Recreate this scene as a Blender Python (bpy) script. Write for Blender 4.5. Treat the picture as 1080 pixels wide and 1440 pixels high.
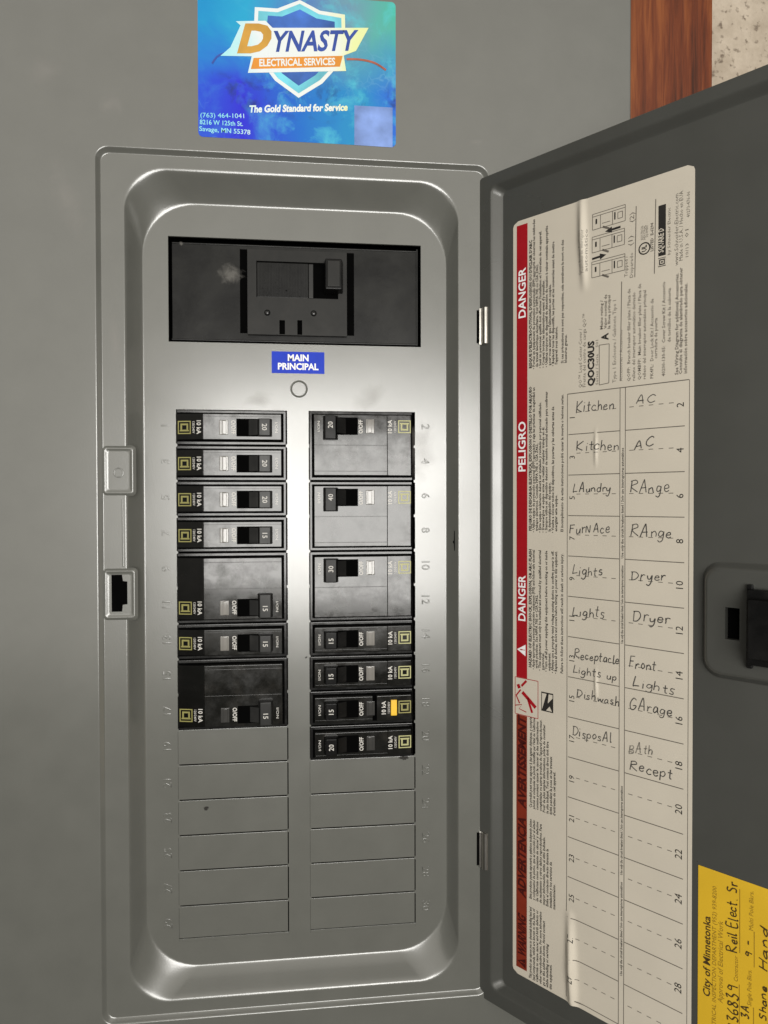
import bpy, bmesh, math, random
import numpy as np
from mathutils import Vector, Matrix
from mathutils.geometry import delaunay_2d_cdt

random.seed(7)
C = bpy.context.scene
for o in list(bpy.data.objects):
    bpy.data.objects.remove(o)
MM = 0.001

# ------------------------------------------------------------------ camera
RC = np.array([[0.993746, -0.111645, -0.00203],
               [-0.003681, -0.01459, -0.999887],
               [0.111603, 0.993641, -0.01491]])       # rows: right, down, forward
CP = np.array([67.577, -388.681, -49.189])             # mm
cd = bpy.data.cameras.new('camera')
cam = bpy.data.objects.new('camera', cd)
C.collection.objects.link(cam)
cd.sensor_fit = 'HORIZONTAL'
cd.sensor_width = 36
cd.lens = 36 * 1000 / 1080
cd.clip_start = 0.01
cd.clip_end = 50
m = Matrix.Identity(4)
for i in range(3):
    m[i][0] = RC[0][i]
    m[i][1] = -RC[1][i]
    m[i][2] = -RC[2][i]
    m[i][3] = CP[i] * MM
cam.matrix_world = m
C.camera = cam
C.render.resolution_x = 768
C.render.resolution_y = 1024

# ------------------------------------------------------------------ light
w = bpy.data.worlds.new('World')
C.world = w
w.use_nodes = True
bg = w.node_tree.nodes['Background']
bg.inputs[0].default_value = (1.0, 0.93, 0.82, 1)
bg.inputs[1].default_value = 0.04


def area_light(name, loc, target, sx, sy, power, col):
    l = bpy.data.lights.new(name, 'AREA')
    l.shape = 'RECTANGLE'
    l.size, l.size_y = sx, sy
    l.energy = power
    l.color = col
    o = bpy.data.objects.new(name, l)
    C.collection.objects.link(o)
    o.location = loc
    d = Vector(target) - Vector(loc)
    o.rotation_euler = d.to_track_quat('-Z', 'Y').to_euler()
    return o


area_light('key_light', (0.135, -1.05, -0.045), (0.07, 0, -0.05), 0.55, 0.42, 9.0, (1.0, 0.98, 0.94))  # soft lamp for an unseen bright area behind the camera
area_light('room_light', (-0.1, -1.6, 0.45), (0.05, 0, 0.0), 2.7, 2.1, 18.5, (1.0, 0.955, 0.865))

C.view_settings.view_transform = 'Standard'
C.view_settings.look = 'None'
C.view_settings.exposure = 0
C.view_settings.gamma = 1
C.view_settings.use_curve_mapping = False


# ------------------------------------------------------------------ frames of reference (mm)
def ray(x, y):
    return RC.T @ np.array([(x - 540) / 1000, (y - 720) / 1000, 1])


def pp(x, y, Y=0.0):
    """photo pixel -> (X, Z) on the panel plane"""
    d = ray(x, y)
    t = (Y - CP[1]) / d[1]
    q = CP + t * d
    return float(q[0]), float(q[2])


TH = 0.894
DE = np.array([math.cos(TH), -math.sin(TH), 0])
DN = np.array([-math.sin(TH), -math.cos(TH), 0])
DH = np.array([170.4, 0, 0])


def dd(x, y, N=0.0):
    """photo pixel -> (s, z) on the open door's inner face"""
    d = ray(x, y)
    t = (N - (CP - DH) @ DN) / (d @ DN)
    q = CP + t * d - DH
    return float(q @ DE), float(q[2])


def PW(X, Z, wd=0.0):                     # panel: wd = towards the room
    return Vector((X, -wd, Z))


RIMW = 10.0                               # the rim stands this far in front of the dead front
KD = 1 - RIMW / 388.68                    # door lengths were measured as if hinged level with the dead front; the hinge is on the rim
DH2 = np.array([CP[0] + KD * (170.4 - CP[0]), -RIMW, 0])


def DW(s, z, n=0.0):                      # door
    q = DH2 + KD * (s * DE + n * DN)
    return Vector((q[0], q[1], CP[2] + KD * (z - CP[2])))


def onrim(X, Z):
    """panel coordinates measured at the dead front -> the same spot seen on the rim plane"""
    return CP[0] + KD * (X - CP[0]), CP[2] + KD * (Z - CP[2])


# ------------------------------------------------------------------ materials
def new_mat(name):
    mt = bpy.data.materials.new(name)
    mt.use_nodes = True
    nt = mt.node_tree
    return mt, nt, nt.nodes['Principled BSDF']


def N(nt, typ, **kw):
    n = nt.nodes.new(typ)
    for k, v in kw.items():
        if k in n.inputs.keys():
            n.inputs[k].default_value = v
        else:
            setattr(n, k, v)
    return n


def ramp(nt, fac, stops):
    r = nt.nodes.new('ShaderNodeValToRGB')
    el = r.color_ramp.elements
    while len(el) < len(stops):
        el.new(0.5)
    for e, (p, c) in zip(el, stops):
        e.position = p
        e.color = (c, c, c, 1) if isinstance(c, (int, float)) else (*c, 1)
    nt.links.new(fac, r.inputs[0])
    return r.outputs[0]


def simple(name, col, rough=0.5, ior=1.45, var=0.12, scale=180, metal=0.0, bump=0.0, bscale=900):
    mt, nt, b = new_mat(name)
    tc = N(nt, 'ShaderNodeTexCoord')
    nz = N(nt, 'ShaderNodeTexNoise', Scale=scale, Detail=4.0)
    nt.links.new(tc.outputs['Object'], nz.inputs['Vector'])
    lo = tuple(c * (1 - var) for c in col)
    hi = tuple(min(1, c * (1 + var)) for c in col)
    nt.links.new(ramp(nt, nz.outputs['Fac'], [(0.3, lo), (0.7, hi)]), b.inputs['Base Color'])
    b.inputs['Roughness'].default_value = rough
    b.inputs['IOR'].default_value = ior
    b.inputs['Metallic'].default_value = metal
    if bump:
        n2 = N(nt, 'ShaderNodeTexNoise', Scale=bscale, Detail=2.0)
        nt.links.new(tc.outputs['Object'], n2.inputs['Vector'])
        bp = N(nt, 'ShaderNodeBump', Strength=bump, Distance=0.0003)
        nt.links.new(n2.outputs['Fac'], bp.inputs['Height'])
        nt.links.new(bp.outputs[0], b.inputs['Normal'])
    return mt


def paint(name, col, rlo, rhi, ior):
    """grey enamel with orange peel and faint handling smears"""
    mt, nt, b = new_mat(name)
    tc = N(nt, 'ShaderNodeTexCoord')
    nz = N(nt, 'ShaderNodeTexNoise', Scale=14.0, Detail=6.0, Distortion=0.6)
    nt.links.new(tc.outputs['Object'], nz.inputs['Vector'])
    mr = N(nt, 'ShaderNodeMapRange')
    mr.inputs['From Min'].default_value = 0.3
    mr.inputs['From Max'].default_value = 0.7
    mr.inputs['To Min'].default_value = rlo
    mr.inputs['To Max'].default_value = rhi
    nt.links.new(nz.outputs['Fac'], mr.inputs['Value'])
    nt.links.new(mr.outputs[0], b.inputs['Roughness'])
    n3 = N(nt, 'ShaderNodeTexNoise', Scale=60.0, Detail=5.0)
    nt.links.new(tc.outputs['Object'], n3.inputs['Vector'])
    nt.links.new(ramp(nt, n3.outputs['Fac'], [(0.3, tuple(c * 0.96 for c in col)), (0.7, tuple(c * 1.04 for c in col))]),
                 b.inputs['Base Color'])
    b.inputs['IOR'].default_value = ior
    n2 = N(nt, 'ShaderNodeTexNoise', Scale=1400.0, Detail=2.0)
    nt.links.new(tc.outputs['Object'], n2.inputs['Vector'])
    n4 = N(nt, 'ShaderNodeTexNoise', Scale=22.0, Detail=1.0)
    nt.links.new(tc.outputs['Object'], n4.inputs['Vector'])
    b1 = N(nt, 'ShaderNodeBump', Strength=0.10, Distance=0.0002)
    nt.links.new(n2.outputs['Fac'], b1.inputs['Height'])
    b2 = N(nt, 'ShaderNodeBump', Strength=0.018, Distance=0.004)
    nt.links.new(n4.outputs['Fac'], b2.inputs['Height'])
    nt.links.new(b1.outputs[0], b2.inputs['Normal'])
    nt.links.new(b2.outputs[0], b.inputs['Normal'])
    return mt


M = {}
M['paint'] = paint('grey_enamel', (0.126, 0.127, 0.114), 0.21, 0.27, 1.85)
M['shaded_paint'] = paint('shaded_enamel', (0.060, 0.061, 0.055), 0.26, 0.36, 1.8)  # same enamel as the cover, base colour darkened for the door's shade


def plastic(name, col, dust, rlo, rhi, dlo=0.45, dhi=0.75, sc=60, ior=1.45, st=(1, 1, 1)):
    """moulded plastic with handling grease (gloss changes) and a little settled dust"""
    mt, nt, b = new_mat(name)
    tc = N(nt, 'ShaderNodeTexCoord')
    oi = N(nt, 'ShaderNodeObjectInfo')
    ad = N(nt, 'ShaderNodeVectorMath', operation='MULTIPLY_ADD')
    nt.links.new(tc.outputs['Object'], ad.inputs[0])
    ad.inputs[1].default_value = st
    nt.links.new(oi.outputs['Location'], ad.inputs[2])
    nz = N(nt, 'ShaderNodeTexNoise', Scale=sc, Detail=8.0, Roughness=0.62, Distortion=0.3)
    nt.links.new(ad.outputs[0], nz.inputs['Vector'])
    nt.links.new(ramp(nt, nz.outputs['Fac'], [(dlo, col), (dhi, dust)]), b.inputs['Base Color'])
    n2 = N(nt, 'ShaderNodeTexNoise', Scale=sc * 1.3, Detail=9.0, Roughness=0.66, Distortion=0.15)
    nt.links.new(ad.outputs[0], n2.inputs['Vector'])
    mr = N(nt, 'ShaderNodeMapRange')
    mr.inputs['From Min'].default_value = 0.35
    mr.inputs['From Max'].default_value = 0.72
    mr.inputs['To Min'].default_value = rlo
    mr.inputs['To Max'].default_value = rhi
    nt.links.new(n2.outputs['Fac'], mr.inputs['Value'])
    nt.links.new(mr.outputs[0], b.inputs['Roughness'])
    b.inputs['IOR'].default_value = ior
    n3 = N(nt, 'ShaderNodeTexNoise', Scale=70.0, Detail=2.0)
    nt.links.new(ad.outputs[0], n3.inputs['Vector'])
    bp = N(nt, 'ShaderNodeBump', Strength=0.03, Distance=0.001)
    nt.links.new(n3.outputs['Fac'], bp.inputs['Height'])
    nt.links.new(bp.outputs[0], b.inputs['Normal'])
    return mt


M['black'] = plastic('black_moulded_plastic', (0.008, 0.008, 0.008), (0.03, 0.029, 0.026), 0.10, 0.26)
M['face'] = plastic('black_face_plastic', (0.009, 0.009, 0.008), (0.026, 0.024, 0.021), 0.07, 0.24, 0.5, 0.78, 100, 1.48)
M['shoulder'] = plastic('black_shoulder_plastic', (0.010, 0.010, 0.010), (0.02, 0.02, 0.019), 0.10, 0.22, 0.45, 0.75, 120, 1.45)
M['label_black'] = plastic('black_printed_label', (0.004, 0.004, 0.0035), (0.008, 0.0075, 0.007), 0.2, 0.3, ior=1.22)
M['main_plate'] = plastic('dusty_black_plate', (0.011, 0.011, 0.011), (0.030, 0.030, 0.028), 0.22, 0.36, 0.42, 0.75, 30, 1.25)
M['main_block'] = plastic('dark_grey_plastic', (0.020, 0.020, 0.019), (0.029, 0.028, 0.026), 0.35, 0.5, 0.4, 0.75, 60, 1.25)
M['void'] = simple('dark_interior', (0.002, 0.002, 0.002), 0.9, 1.06)
M['toggle'] = plastic('toggle_plastic', (0.006, 0.006, 0.006), (0.014, 0.0135, 0.013), 0.22, 0.34, ior=1.22)
M['toggle_grey'] = plastic('worn_toggle_plastic', (0.022, 0.022, 0.0215), (0.040, 0.039, 0.037), 0.3, 0.42, ior=1.3)
M['window'] = simple('clear_indicator_window', (0.20, 0.19, 0.175), 0.10, 1.6, 0.1)
M['window_shaded'] = simple('shaded_indicator_window', (0.045, 0.044, 0.042), 0.14, 1.4, 0.2)  # same clear window, colour darkened for rows that miss the bright reflection
M['white_ink'] = simple('white_ink', (0.62, 0.60, 0.56), 0.5)
M['worn_ink'] = simple('worn_white_ink', (0.22, 0.215, 0.20), 0.5, var=0.4, scale=900)
M['olive'] = simple('olive_ink', (0.26, 0.24, 0.075), 0.45)
M['pale_olive'] = simple('pale_olive_ink', (0.42, 0.41, 0.19), 0.45)
M['yellow_button'] = simple('yellow_button', (0.85, 0.52, 0.03), 0.4)
M['steel'] = simple('zinc_steel', (0.55, 0.53, 0.49), 0.28, metal=1.0)
M['paper'] = simple('cream_paper', (0.57, 0.52, 0.435), 0.42, var=0.03, scale=40)
M['black_ink'] = simple('black_ink', (0.02, 0.018, 0.016), 0.5)
M['grey_ink'] = simple('grey_ink', (0.13, 0.115, 0.095), 0.5)
M['hair_ink'] = simple('thin_black_ink', (0.045, 0.04, 0.034), 0.5)
M['pen'] = simple('ballpoint_ink', (0.075, 0.07, 0.064), 0.45, var=0.5, scale=700)
M['pen_faded'] = simple('fading_ballpoint_ink', (0.22, 0.2, 0.17), 0.45, var=0.5, scale=700)
M['red'] = simple('danger_red', (0.34, 0.006, 0.012), 0.4, var=0.05)
M['rust_red'] = simple('warning_red', (0.20, 0.024, 0.010), 0.4, var=0.08)
M['maroon_ink'] = simple('dark_maroon_ink', (0.055, 0.004, 0.003), 0.45)
M['yellow'] = simple('yellow_card', (0.64, 0.40, 0.02), 0.55, var=0.05, scale=50)
M['brown_ink'] = simple('dark_ink', (0.06, 0.035, 0.01), 0.5)
M['faint_ink'] = simple('faint_print', (0.27, 0.16, 0.015), 0.5)
M['blue'] = simple('blue_label', (0.014, 0.045, 0.50), 0.3, 1.2, var=0.06)
M['pure_white'] = simple('white_print', (0.85, 0.85, 0.85), 0.4, var=0.02)


def sticker_mat():
    """holographic foil: a sheet of drifting blues, cyans and greens with crackle veins"""
    mt, nt, b = new_mat('holographic_foil')
    tc = N(nt, 'ShaderNodeTexCoord')
    sp = N(nt, 'ShaderNodeSeparateXYZ')
    n0 = N(nt, 'ShaderNodeTexNoise', Scale=30.0, Detail=5.0, Distortion=1.0)
    nt.links.new(tc.outputs['Object'], n0.inputs['Vector'])
    nt.links.new(tc.outputs['Object'], sp.inputs[0])

    def axis(sock, a, bb, amt):
        mr = N(nt, 'ShaderNodeMapRange')
        mr.inputs['From Min'].default_value = a
        mr.inputs['From Max'].default_value = bb
        nt.links.new(sock, mr.inputs['Value'])
        ma = N(nt, 'ShaderNodeMath', operation='MULTIPLY_ADD')
        nt.links.new(n0.outputs['Fac'], ma.inputs[0])
        ma.inputs[1].default_value = amt
        nt.links.new(mr.outputs[0], ma.inputs[2])
        sb = N(nt, 'ShaderNodeMath', operation='SUBTRACT')
        nt.links.new(ma.outputs[0], sb.inputs[0])
        sb.inputs[1].default_value = amt * 0.5
        return sb.outputs[0]
    fx = axis(sp.outputs['X'], 0.013, 0.117, 0.30)
    fz = axis(sp.outputs['Z'], 0.142, 0.218, 0.35)
    top = ramp(nt, fx, [(0.0, (0.0, 0.28, 0.62)), (0.25, (0.01, 0.38, 0.66)), (0.55, (0.08, 0.20, 0.54)), (0.75, (0.15, 0.33, 0.44)),
                        (1.0, (0.06, 0.50, 0.36))])
    bot = ramp(nt, fx, [(0.0, (0.014, 0.08, 0.68)), (0.2, (0.02, 0.02, 0.66)), (0.5, (0.006, 0.15, 0.60)), (0.8, (0.014, 0.27, 0.56)),
                        (1.0, (0.02, 0.11, 0.70))])
    mx = N(nt, 'ShaderNodeMix', data_type='RGBA')
    fzr = ramp(nt, fz, [(0.30, 0.0), (0.72, 1.0)])
    nt.links.new(fzr, mx.inputs[0])
    nt.links.new(bot, mx.inputs[6])
    nt.links.new(top, mx.inputs[7])
    # veins
    vo = N(nt, 'ShaderNodeTexVoronoi', feature='DISTANCE_TO_EDGE', Scale=90.0)
    wv = N(nt, 'ShaderNodeVectorMath', operation='ADD')
    n5 = N(nt, 'ShaderNodeTexNoise', Scale=60.0, Detail=3.0)
    sc = N(nt, 'ShaderNodeVectorMath', operation='SCALE')
    sc.inputs['Scale'].default_value = 0.03
    nt.links.new(tc.outputs['Object'], n5.inputs['Vector'])
    nt.links.new(n5.outputs['Color'], sc.inputs[0])
    nt.links.new(sc.outputs[0], wv.inputs[0])
    nt.links.new(tc.outputs['Object'], wv.inputs[1])
    nt.links.new(wv.outputs[0], vo.inputs['Vector'])
    vein = ramp(nt, vo.outputs['Distance'], [(0.0, 0.30), (0.05, 0.0)])
    nm = N(nt, 'ShaderNodeTexNoise', Scale=22.0, Detail=2.0)
    nt.links.new(tc.outputs['Object'], nm.inputs['Vector'])
    vm = N(nt, 'ShaderNodeMath', operation='MULTIPLY')
    nt.links.new(vein, vm.inputs[0])
    nt.links.new(ramp(nt, nm.outputs['Fac'], [(0.5, 0.0), (0.65, 1.0)]), vm.inputs[1])
    m2 = N(nt, 'ShaderNodeMix', data_type='RGBA')
    nt.links.new(vm.outputs[0], m2.inputs[0])
    nt.links.new(mx.outputs[2], m2.inputs[6])
    m2.inputs[7].default_value = (0.25, 0.55, 0.75, 1)
    # darker wisps along the lower half: dark reflections painted into the foil colour
    n6 = N(nt, 'ShaderNodeTexNoise', Scale=80.0, Detail=6.0, Roughness=0.6, Distortion=0.4)
    nt.links.new(tc.outputs['Object'], n6.inputs['Vector'])
    dk = N(nt, 'ShaderNodeMath', operation='MULTIPLY')
    nt.links.new(ramp(nt, n6.outputs['Fac'], [(0.52, 0.0), (0.66, 0.75)]), dk.inputs[0])
    nt.links.new(ramp(nt, fz, [(0.08, 0.0), (0.16, 1.0), (0.30, 1.0), (0.42, 0.0)]), dk.inputs[1])
    m3 = N(nt, 'ShaderNodeMix', data_type='RGBA')
    nt.links.new(dk.outputs[0], m3.inputs[0])
    nt.links.new(m2.outputs[2], m3.inputs[6])
    m3.inputs[7].default_value = (0.01, 0.03, 0.14, 1)
    n7 = N(nt, 'ShaderNodeTexNoise', Scale=70.0, Detail=7.0, Roughness=0.6, Distortion=0.4)
    nt.links.new(tc.outputs['Object'], n7.inputs['Vector'])
    lt = N(nt, 'ShaderNodeMath', operation='MULTIPLY')
    nt.links.new(ramp(nt, n7.outputs['Fac'], [(0.50, 0.0), (0.70, 0.75)]), lt.inputs[0])
    nt.links.new(ramp(nt, fx, [(0.15, 0.15), (0.5, 1.0), (1.0, 0.8)]), lt.inputs[1])
    m4 = N(nt, 'ShaderNodeMix', data_type='RGBA')
    nt.links.new(lt.outputs[0], m4.inputs[0])
    nt.links.new(m3.outputs[2], m4.inputs[6])
    m4.inputs[7].default_value = (0.10, 0.62, 0.72, 1)
    nt.links.new(m4.outputs[2], b.inputs['Base Color'])
    b.inputs['Roughness'].default_value = 0.22
    b.inputs['Metallic'].default_value = 0.25
    return mt


M['foil'] = sticker_mat()
def foil_print():
    mt, nt, b = new_mat('foil_white_print')
    tc = N(nt, 'ShaderNodeTexCoord')
    sp = N(nt, 'ShaderNodeSeparateXYZ')
    nt.links.new(tc.outputs['Object'], sp.inputs[0])
    nz = N(nt, 'ShaderNodeTexNoise', Scale=55.0, Detail=3.0)
    nt.links.new(tc.outputs['Object'], nz.inputs['Vector'])
    mr = N(nt, 'ShaderNodeMapRange')
    mr.inputs['From Min'].default_value = 0.025
    mr.inputs['From Max'].default_value = 0.105
    nt.links.new(sp.outputs['X'], mr.inputs['Value'])
    ad = N(nt, 'ShaderNodeMath', operation='MULTIPLY_ADD')
    nt.links.new(nz.outputs['Fac'], ad.inputs[0])
    ad.inputs[1].default_value = 0.3
    nt.links.new(mr.outputs[0], ad.inputs[2])
    nt.links.new(ramp(nt, ad.outputs[0], [(0.15, (0.30, 0.80, 0.86)), (0.40, (0.78, 0.84, 0.86)), (0.85, (0.80, 0.84, 0.80)), (1.0, (0.78, 0.84, 0.40))]), b.inputs['Base Color'])
    b.inputs['Roughness'].default_value = 0.3
    return mt


M['foil_white'] = foil_print()
M['foil_aqua'] = simple('foil_aqua_print', (0.16, 0.58, 0.70), 0.3, var=0.25, scale=60)
M['foil_blue'] = simple('foil_blue_print', (0.04, 0.13, 0.46), 0.3, var=0.5, scale=50)
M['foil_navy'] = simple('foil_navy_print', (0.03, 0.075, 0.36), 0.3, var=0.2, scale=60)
M['foil_gold'] = simple('foil_gold_print', (0.62, 0.33, 0.05), 0.3, var=0.15, scale=60)
M['foil_rust'] = simple('foil_rust_streak', (0.36, 0.10, 0.06), 0.3, var=0.3, scale=90)
M['foil_orange'] = simple('foil_orange_print', (0.74, 0.28, 0.03), 0.3, var=0.12, scale=60)
M['foil_lilac'] = simple('foil_lilac_print', (0.20, 0.31, 0.66), 0.3, var=0.3, scale=90)


def wood_mat():
    mt, nt, b = new_mat('stained_wood')
    tc = N(nt, 'ShaderNodeTexCoord')
    mp = N(nt, 'ShaderNodeMapping')
    mp.inputs['Scale'].default_value = (260, 260, 14)
    nt.links.new(tc.outputs['Object'], mp.inputs[0])
    nz = N(nt, 'ShaderNodeTexNoise', Scale=1.0, Detail=7.0, Roughness=0.65, Distortion=0.5)
    nt.links.new(mp.outputs[0], nz.inputs['Vector'])
    mp2 = N(nt, 'ShaderNodeMapping')
    mp2.inputs['Scale'].default_value = (55, 55, 5)
    nt.links.new(tc.outputs['Object'], mp2.inputs[0])
    n2 = N(nt, 'ShaderNodeTexNoise', Scale=1.0, Detail=3.0)
    nt.links.new(mp2.outputs[0], n2.inputs['Vector'])
    ad = N(nt, 'ShaderNodeMath', operation='ADD')
    nt.links.new(nz.outputs['Fac'], ad.inputs[0])
    nt.links.new(n2.outputs['Fac'], ad.inputs[1])
    hf = N(nt, 'ShaderNodeMath', operation='MULTIPLY')
    nt.links.new(ad.outputs[0], hf.inputs[0])
    hf.inputs[1].default_value = 0.5
    sx = N(nt, 'ShaderNodeSeparateXYZ')
    nt.links.new(tc.outputs['Object'], sx.inputs[0])
    gr = N(nt, 'ShaderNodeMapRange')
    gr.inputs['From Min'].default_value = 0.274
    gr.inputs['From Max'].default_value = 0.280
    gr.inputs['To Min'].default_value = 0.03
    gr.inputs['To Max'].default_value = -0.05
    nt.links.new(sx.outputs['X'], gr.inputs['Value'])
    h2 = N(nt, 'ShaderNodeMath', operation='ADD')
    nt.links.new(hf.outputs[0], h2.inputs[0])
    nt.links.new(gr.outputs[0], h2.inputs[1])
    hf = h2
    nt.links.new(ramp(nt, hf.outputs[0], [(0.36, (0.040, 0.009, 0.002)), (0.47, (0.15, 0.031, 0.007)), (0.62, (0.32, 0.095, 0.022))]), b.inputs['Base Color'])
    b.inputs['Roughness'].default_value = 0.5
    bp = N(nt, 'ShaderNodeBump', Strength=0.3, Distance=0.0006)
    nt.links.new(nz.outputs['Fac'], bp.inputs['Height'])
    nt.links.new(bp.outputs[0], b.inputs['Normal'])
    return mt


def wall_mat():
    mt, nt, b = new_mat('speckled_plaster')
    tc = N(nt, 'ShaderNodeTexCoord')
    n1 = N(nt, 'ShaderNodeTexNoise', Scale=45.0, Detail=6.0, Roughness=0.65)
    n2 = N(nt, 'ShaderNodeTexNoise', Scale=260.0, Detail=3.0)
    for n in (n1, n2):
        nt.links.new(tc.outputs['Object'], n.inputs['Vector'])
    c1 = ramp(nt, n1.outputs['Fac'], [(0.3, (0.40, 0.33, 0.25)), (0.7, (0.66, 0.57, 0.46))])
    mx = N(nt, 'ShaderNodeMix', data_type='RGBA')
    nt.links.new(ramp(nt, n2.outputs['Fac'], [(0.30, 0.9), (0.42, 0.0)]), mx.inputs[0])
    nt.links.new(c1, mx.inputs[6])
    mx.inputs[7].default_value = (0.17, 0.13, 0.095, 1)
    nt.links.new(mx.outputs[2], b.inputs['Base Color'])
    b.inputs['Roughness'].default_value = 0.85
    bp = N(nt, 'ShaderNodeBump', Strength=0.5, Distance=0.001)
    nt.links.new(n2.outputs['Fac'], bp.inputs['Height'])
    nt.links.new(bp.outputs[0], b.inputs['Normal'])
    return mt


M['wood'] = wood_mat()
M['wall'] = wall_mat()


def smudge_mat(name, col, sc, lo, hi, amt):
    """dust lying on a surface, ragged and see-through"""
    mt, nt, b = new_mat(name)
    tc = N(nt, 'ShaderNodeTexCoord')
    sp = N(nt, 'ShaderNodeTexGradient', gradient_type='SPHERICAL')
    mp = N(nt, 'ShaderNodeMapping')
    mp.inputs['Location'].default_value = (-1, -1, 0)
    mp.inputs['Scale'].default_value = (2, 2, 0)
    nt.links.new(tc.outputs['UV'], mp.inputs[0])
    nt.links.new(mp.outputs[0], sp.inputs[0])
    nz = N(nt, 'ShaderNodeTexNoise', Scale=sc, Detail=6.0, Distortion=1.5)
    nt.links.new(tc.outputs['Object'], nz.inputs['Vector'])
    ml = N(nt, 'ShaderNodeMath', operation='ADD')
    nt.links.new(nz.outputs['Fac'], ml.inputs[0])
    nt.links.new(sp.outputs[0], ml.inputs[1])
    hf = N(nt, 'ShaderNodeMath', operation='MULTIPLY')
    nt.links.new(ml.outputs[0], hf.inputs[0])
    hf.inputs[1].default_value = 0.5
    nt.links.new(ramp(nt, hf.outputs[0], [(lo, 0.0), (hi, amt)]), b.inputs['Alpha'])
    b.inputs['Base Color'].default_value = (*col, 1)
    b.inputs['Roughness'].default_value = 0.8
    return mt


M['smear'] = smudge_mat('pale_dust_smear', (0.24, 0.23, 0.21), 190, 0.44, 0.68, 0.45)
M['scuff'] = smudge_mat('pale_scuff', (0.45, 0.43, 0.40), 80, 0.44, 0.85, 0.26)
M['dirt'] = smudge_mat('dark_dirt', (0.02, 0.018, 0.015), 500, 0.50, 0.60, 0.9)


# ------------------------------------------------------------------ mesh helpers (mm)
_tcache = {}


def text2d(s, bold=0.0, res=2):
    """flat glyph mesh normalised to cap height 1, origin at baseline left; returns verts, faces, width"""
    k = (s, bold, res)
    if k in _tcache:
        return _tcache[k]
    cu = bpy.data.curves.new('glyphs', 'FONT')
    cu.body = s
    cu.resolution_u = res
    cu.offset = bold
    cu.size = 1.0
    cu.fill_mode = 'FRONT'
    ob = bpy.data.objects.new('glyphs', cu)
    me = ob.to_mesh()
    V = [(v.co.x, v.co.y) for v in me.vertices]
    F = [tuple(p.vertices) for p in me.polygons]
    ob.to_mesh_clear()
    bpy.data.objects.remove(ob)
    bpy.data.curves.remove(cu)
    if not V:
        V, F = [(0, 0)], []
    x0 = min(v[0] for v in V)
    x1 = max(v[0] for v in V)
    V = [((x - x0) / CAPH, y / CAPH) for x, y in V]
    r = (V, F, (x1 - x0) / CAPH)
    _tcache[k] = r
    return r


CAPH = 1.0
_v = text2d('H')[0]
CAPH = max(v[1] for v in _v)
_tcache.clear()


def catmull(P, k=5):
    if len(P) < 3:
        return P
    out = []
    Q = [P[0]] + P + [P[-1]]
    for i in range(1, len(Q) - 2):
        p0, p1, p2, p3 = Q[i - 1], Q[i], Q[i + 1], Q[i + 2]
        for j in range(k):
            t = j / k
            out.append(tuple(0.5 * ((2 * p1[d]) + (-p0[d] + p2[d]) * t + (2 * p0[d] - 5 * p1[d] + 4 * p2[d] - p3[d]) * t * t + (-p0[d] + 3 * p1[d] - 3 * p2[d] + p3[d]) * t ** 3) for d in (0, 1)))
    out.append(P[-1])
    return out


def inside(p, poly):
    r = False
    n = len(poly)
    for i in range(n):
        a, b = poly[i], poly[(i + 1) % n]
        if (a[1] > p[1]) != (b[1] > p[1]) and p[0] < (b[0] - a[0]) * (p[1] - a[1]) / (b[1] - a[1]) + a[0]:
            r = not r
    return r


def cdt(polys):
    """triangles of polys[0] minus the holes polys[1:]"""
    V, Ed = [], []
    for lp in polys:
        k = len(V)
        V += [Vector((p[0], p[1])) for p in lp]
        Ed += [(k + i, k + (i + 1) % len(lp)) for i in range(len(lp))]
    vo, eo, fo, *_ = delaunay_2d_cdt(V, Ed, [], 0, 1e-6)
    T = []
    for f in fo:
        c = (sum(vo[i][0] for i in f) / 3, sum(vo[i][1] for i in f) / 3)
        if inside(c, polys[0]) and not any(inside(c, h) for h in polys[1:]):
            T.append(tuple(f))
    return [(v[0], v[1]) for v in vo], T


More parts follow.
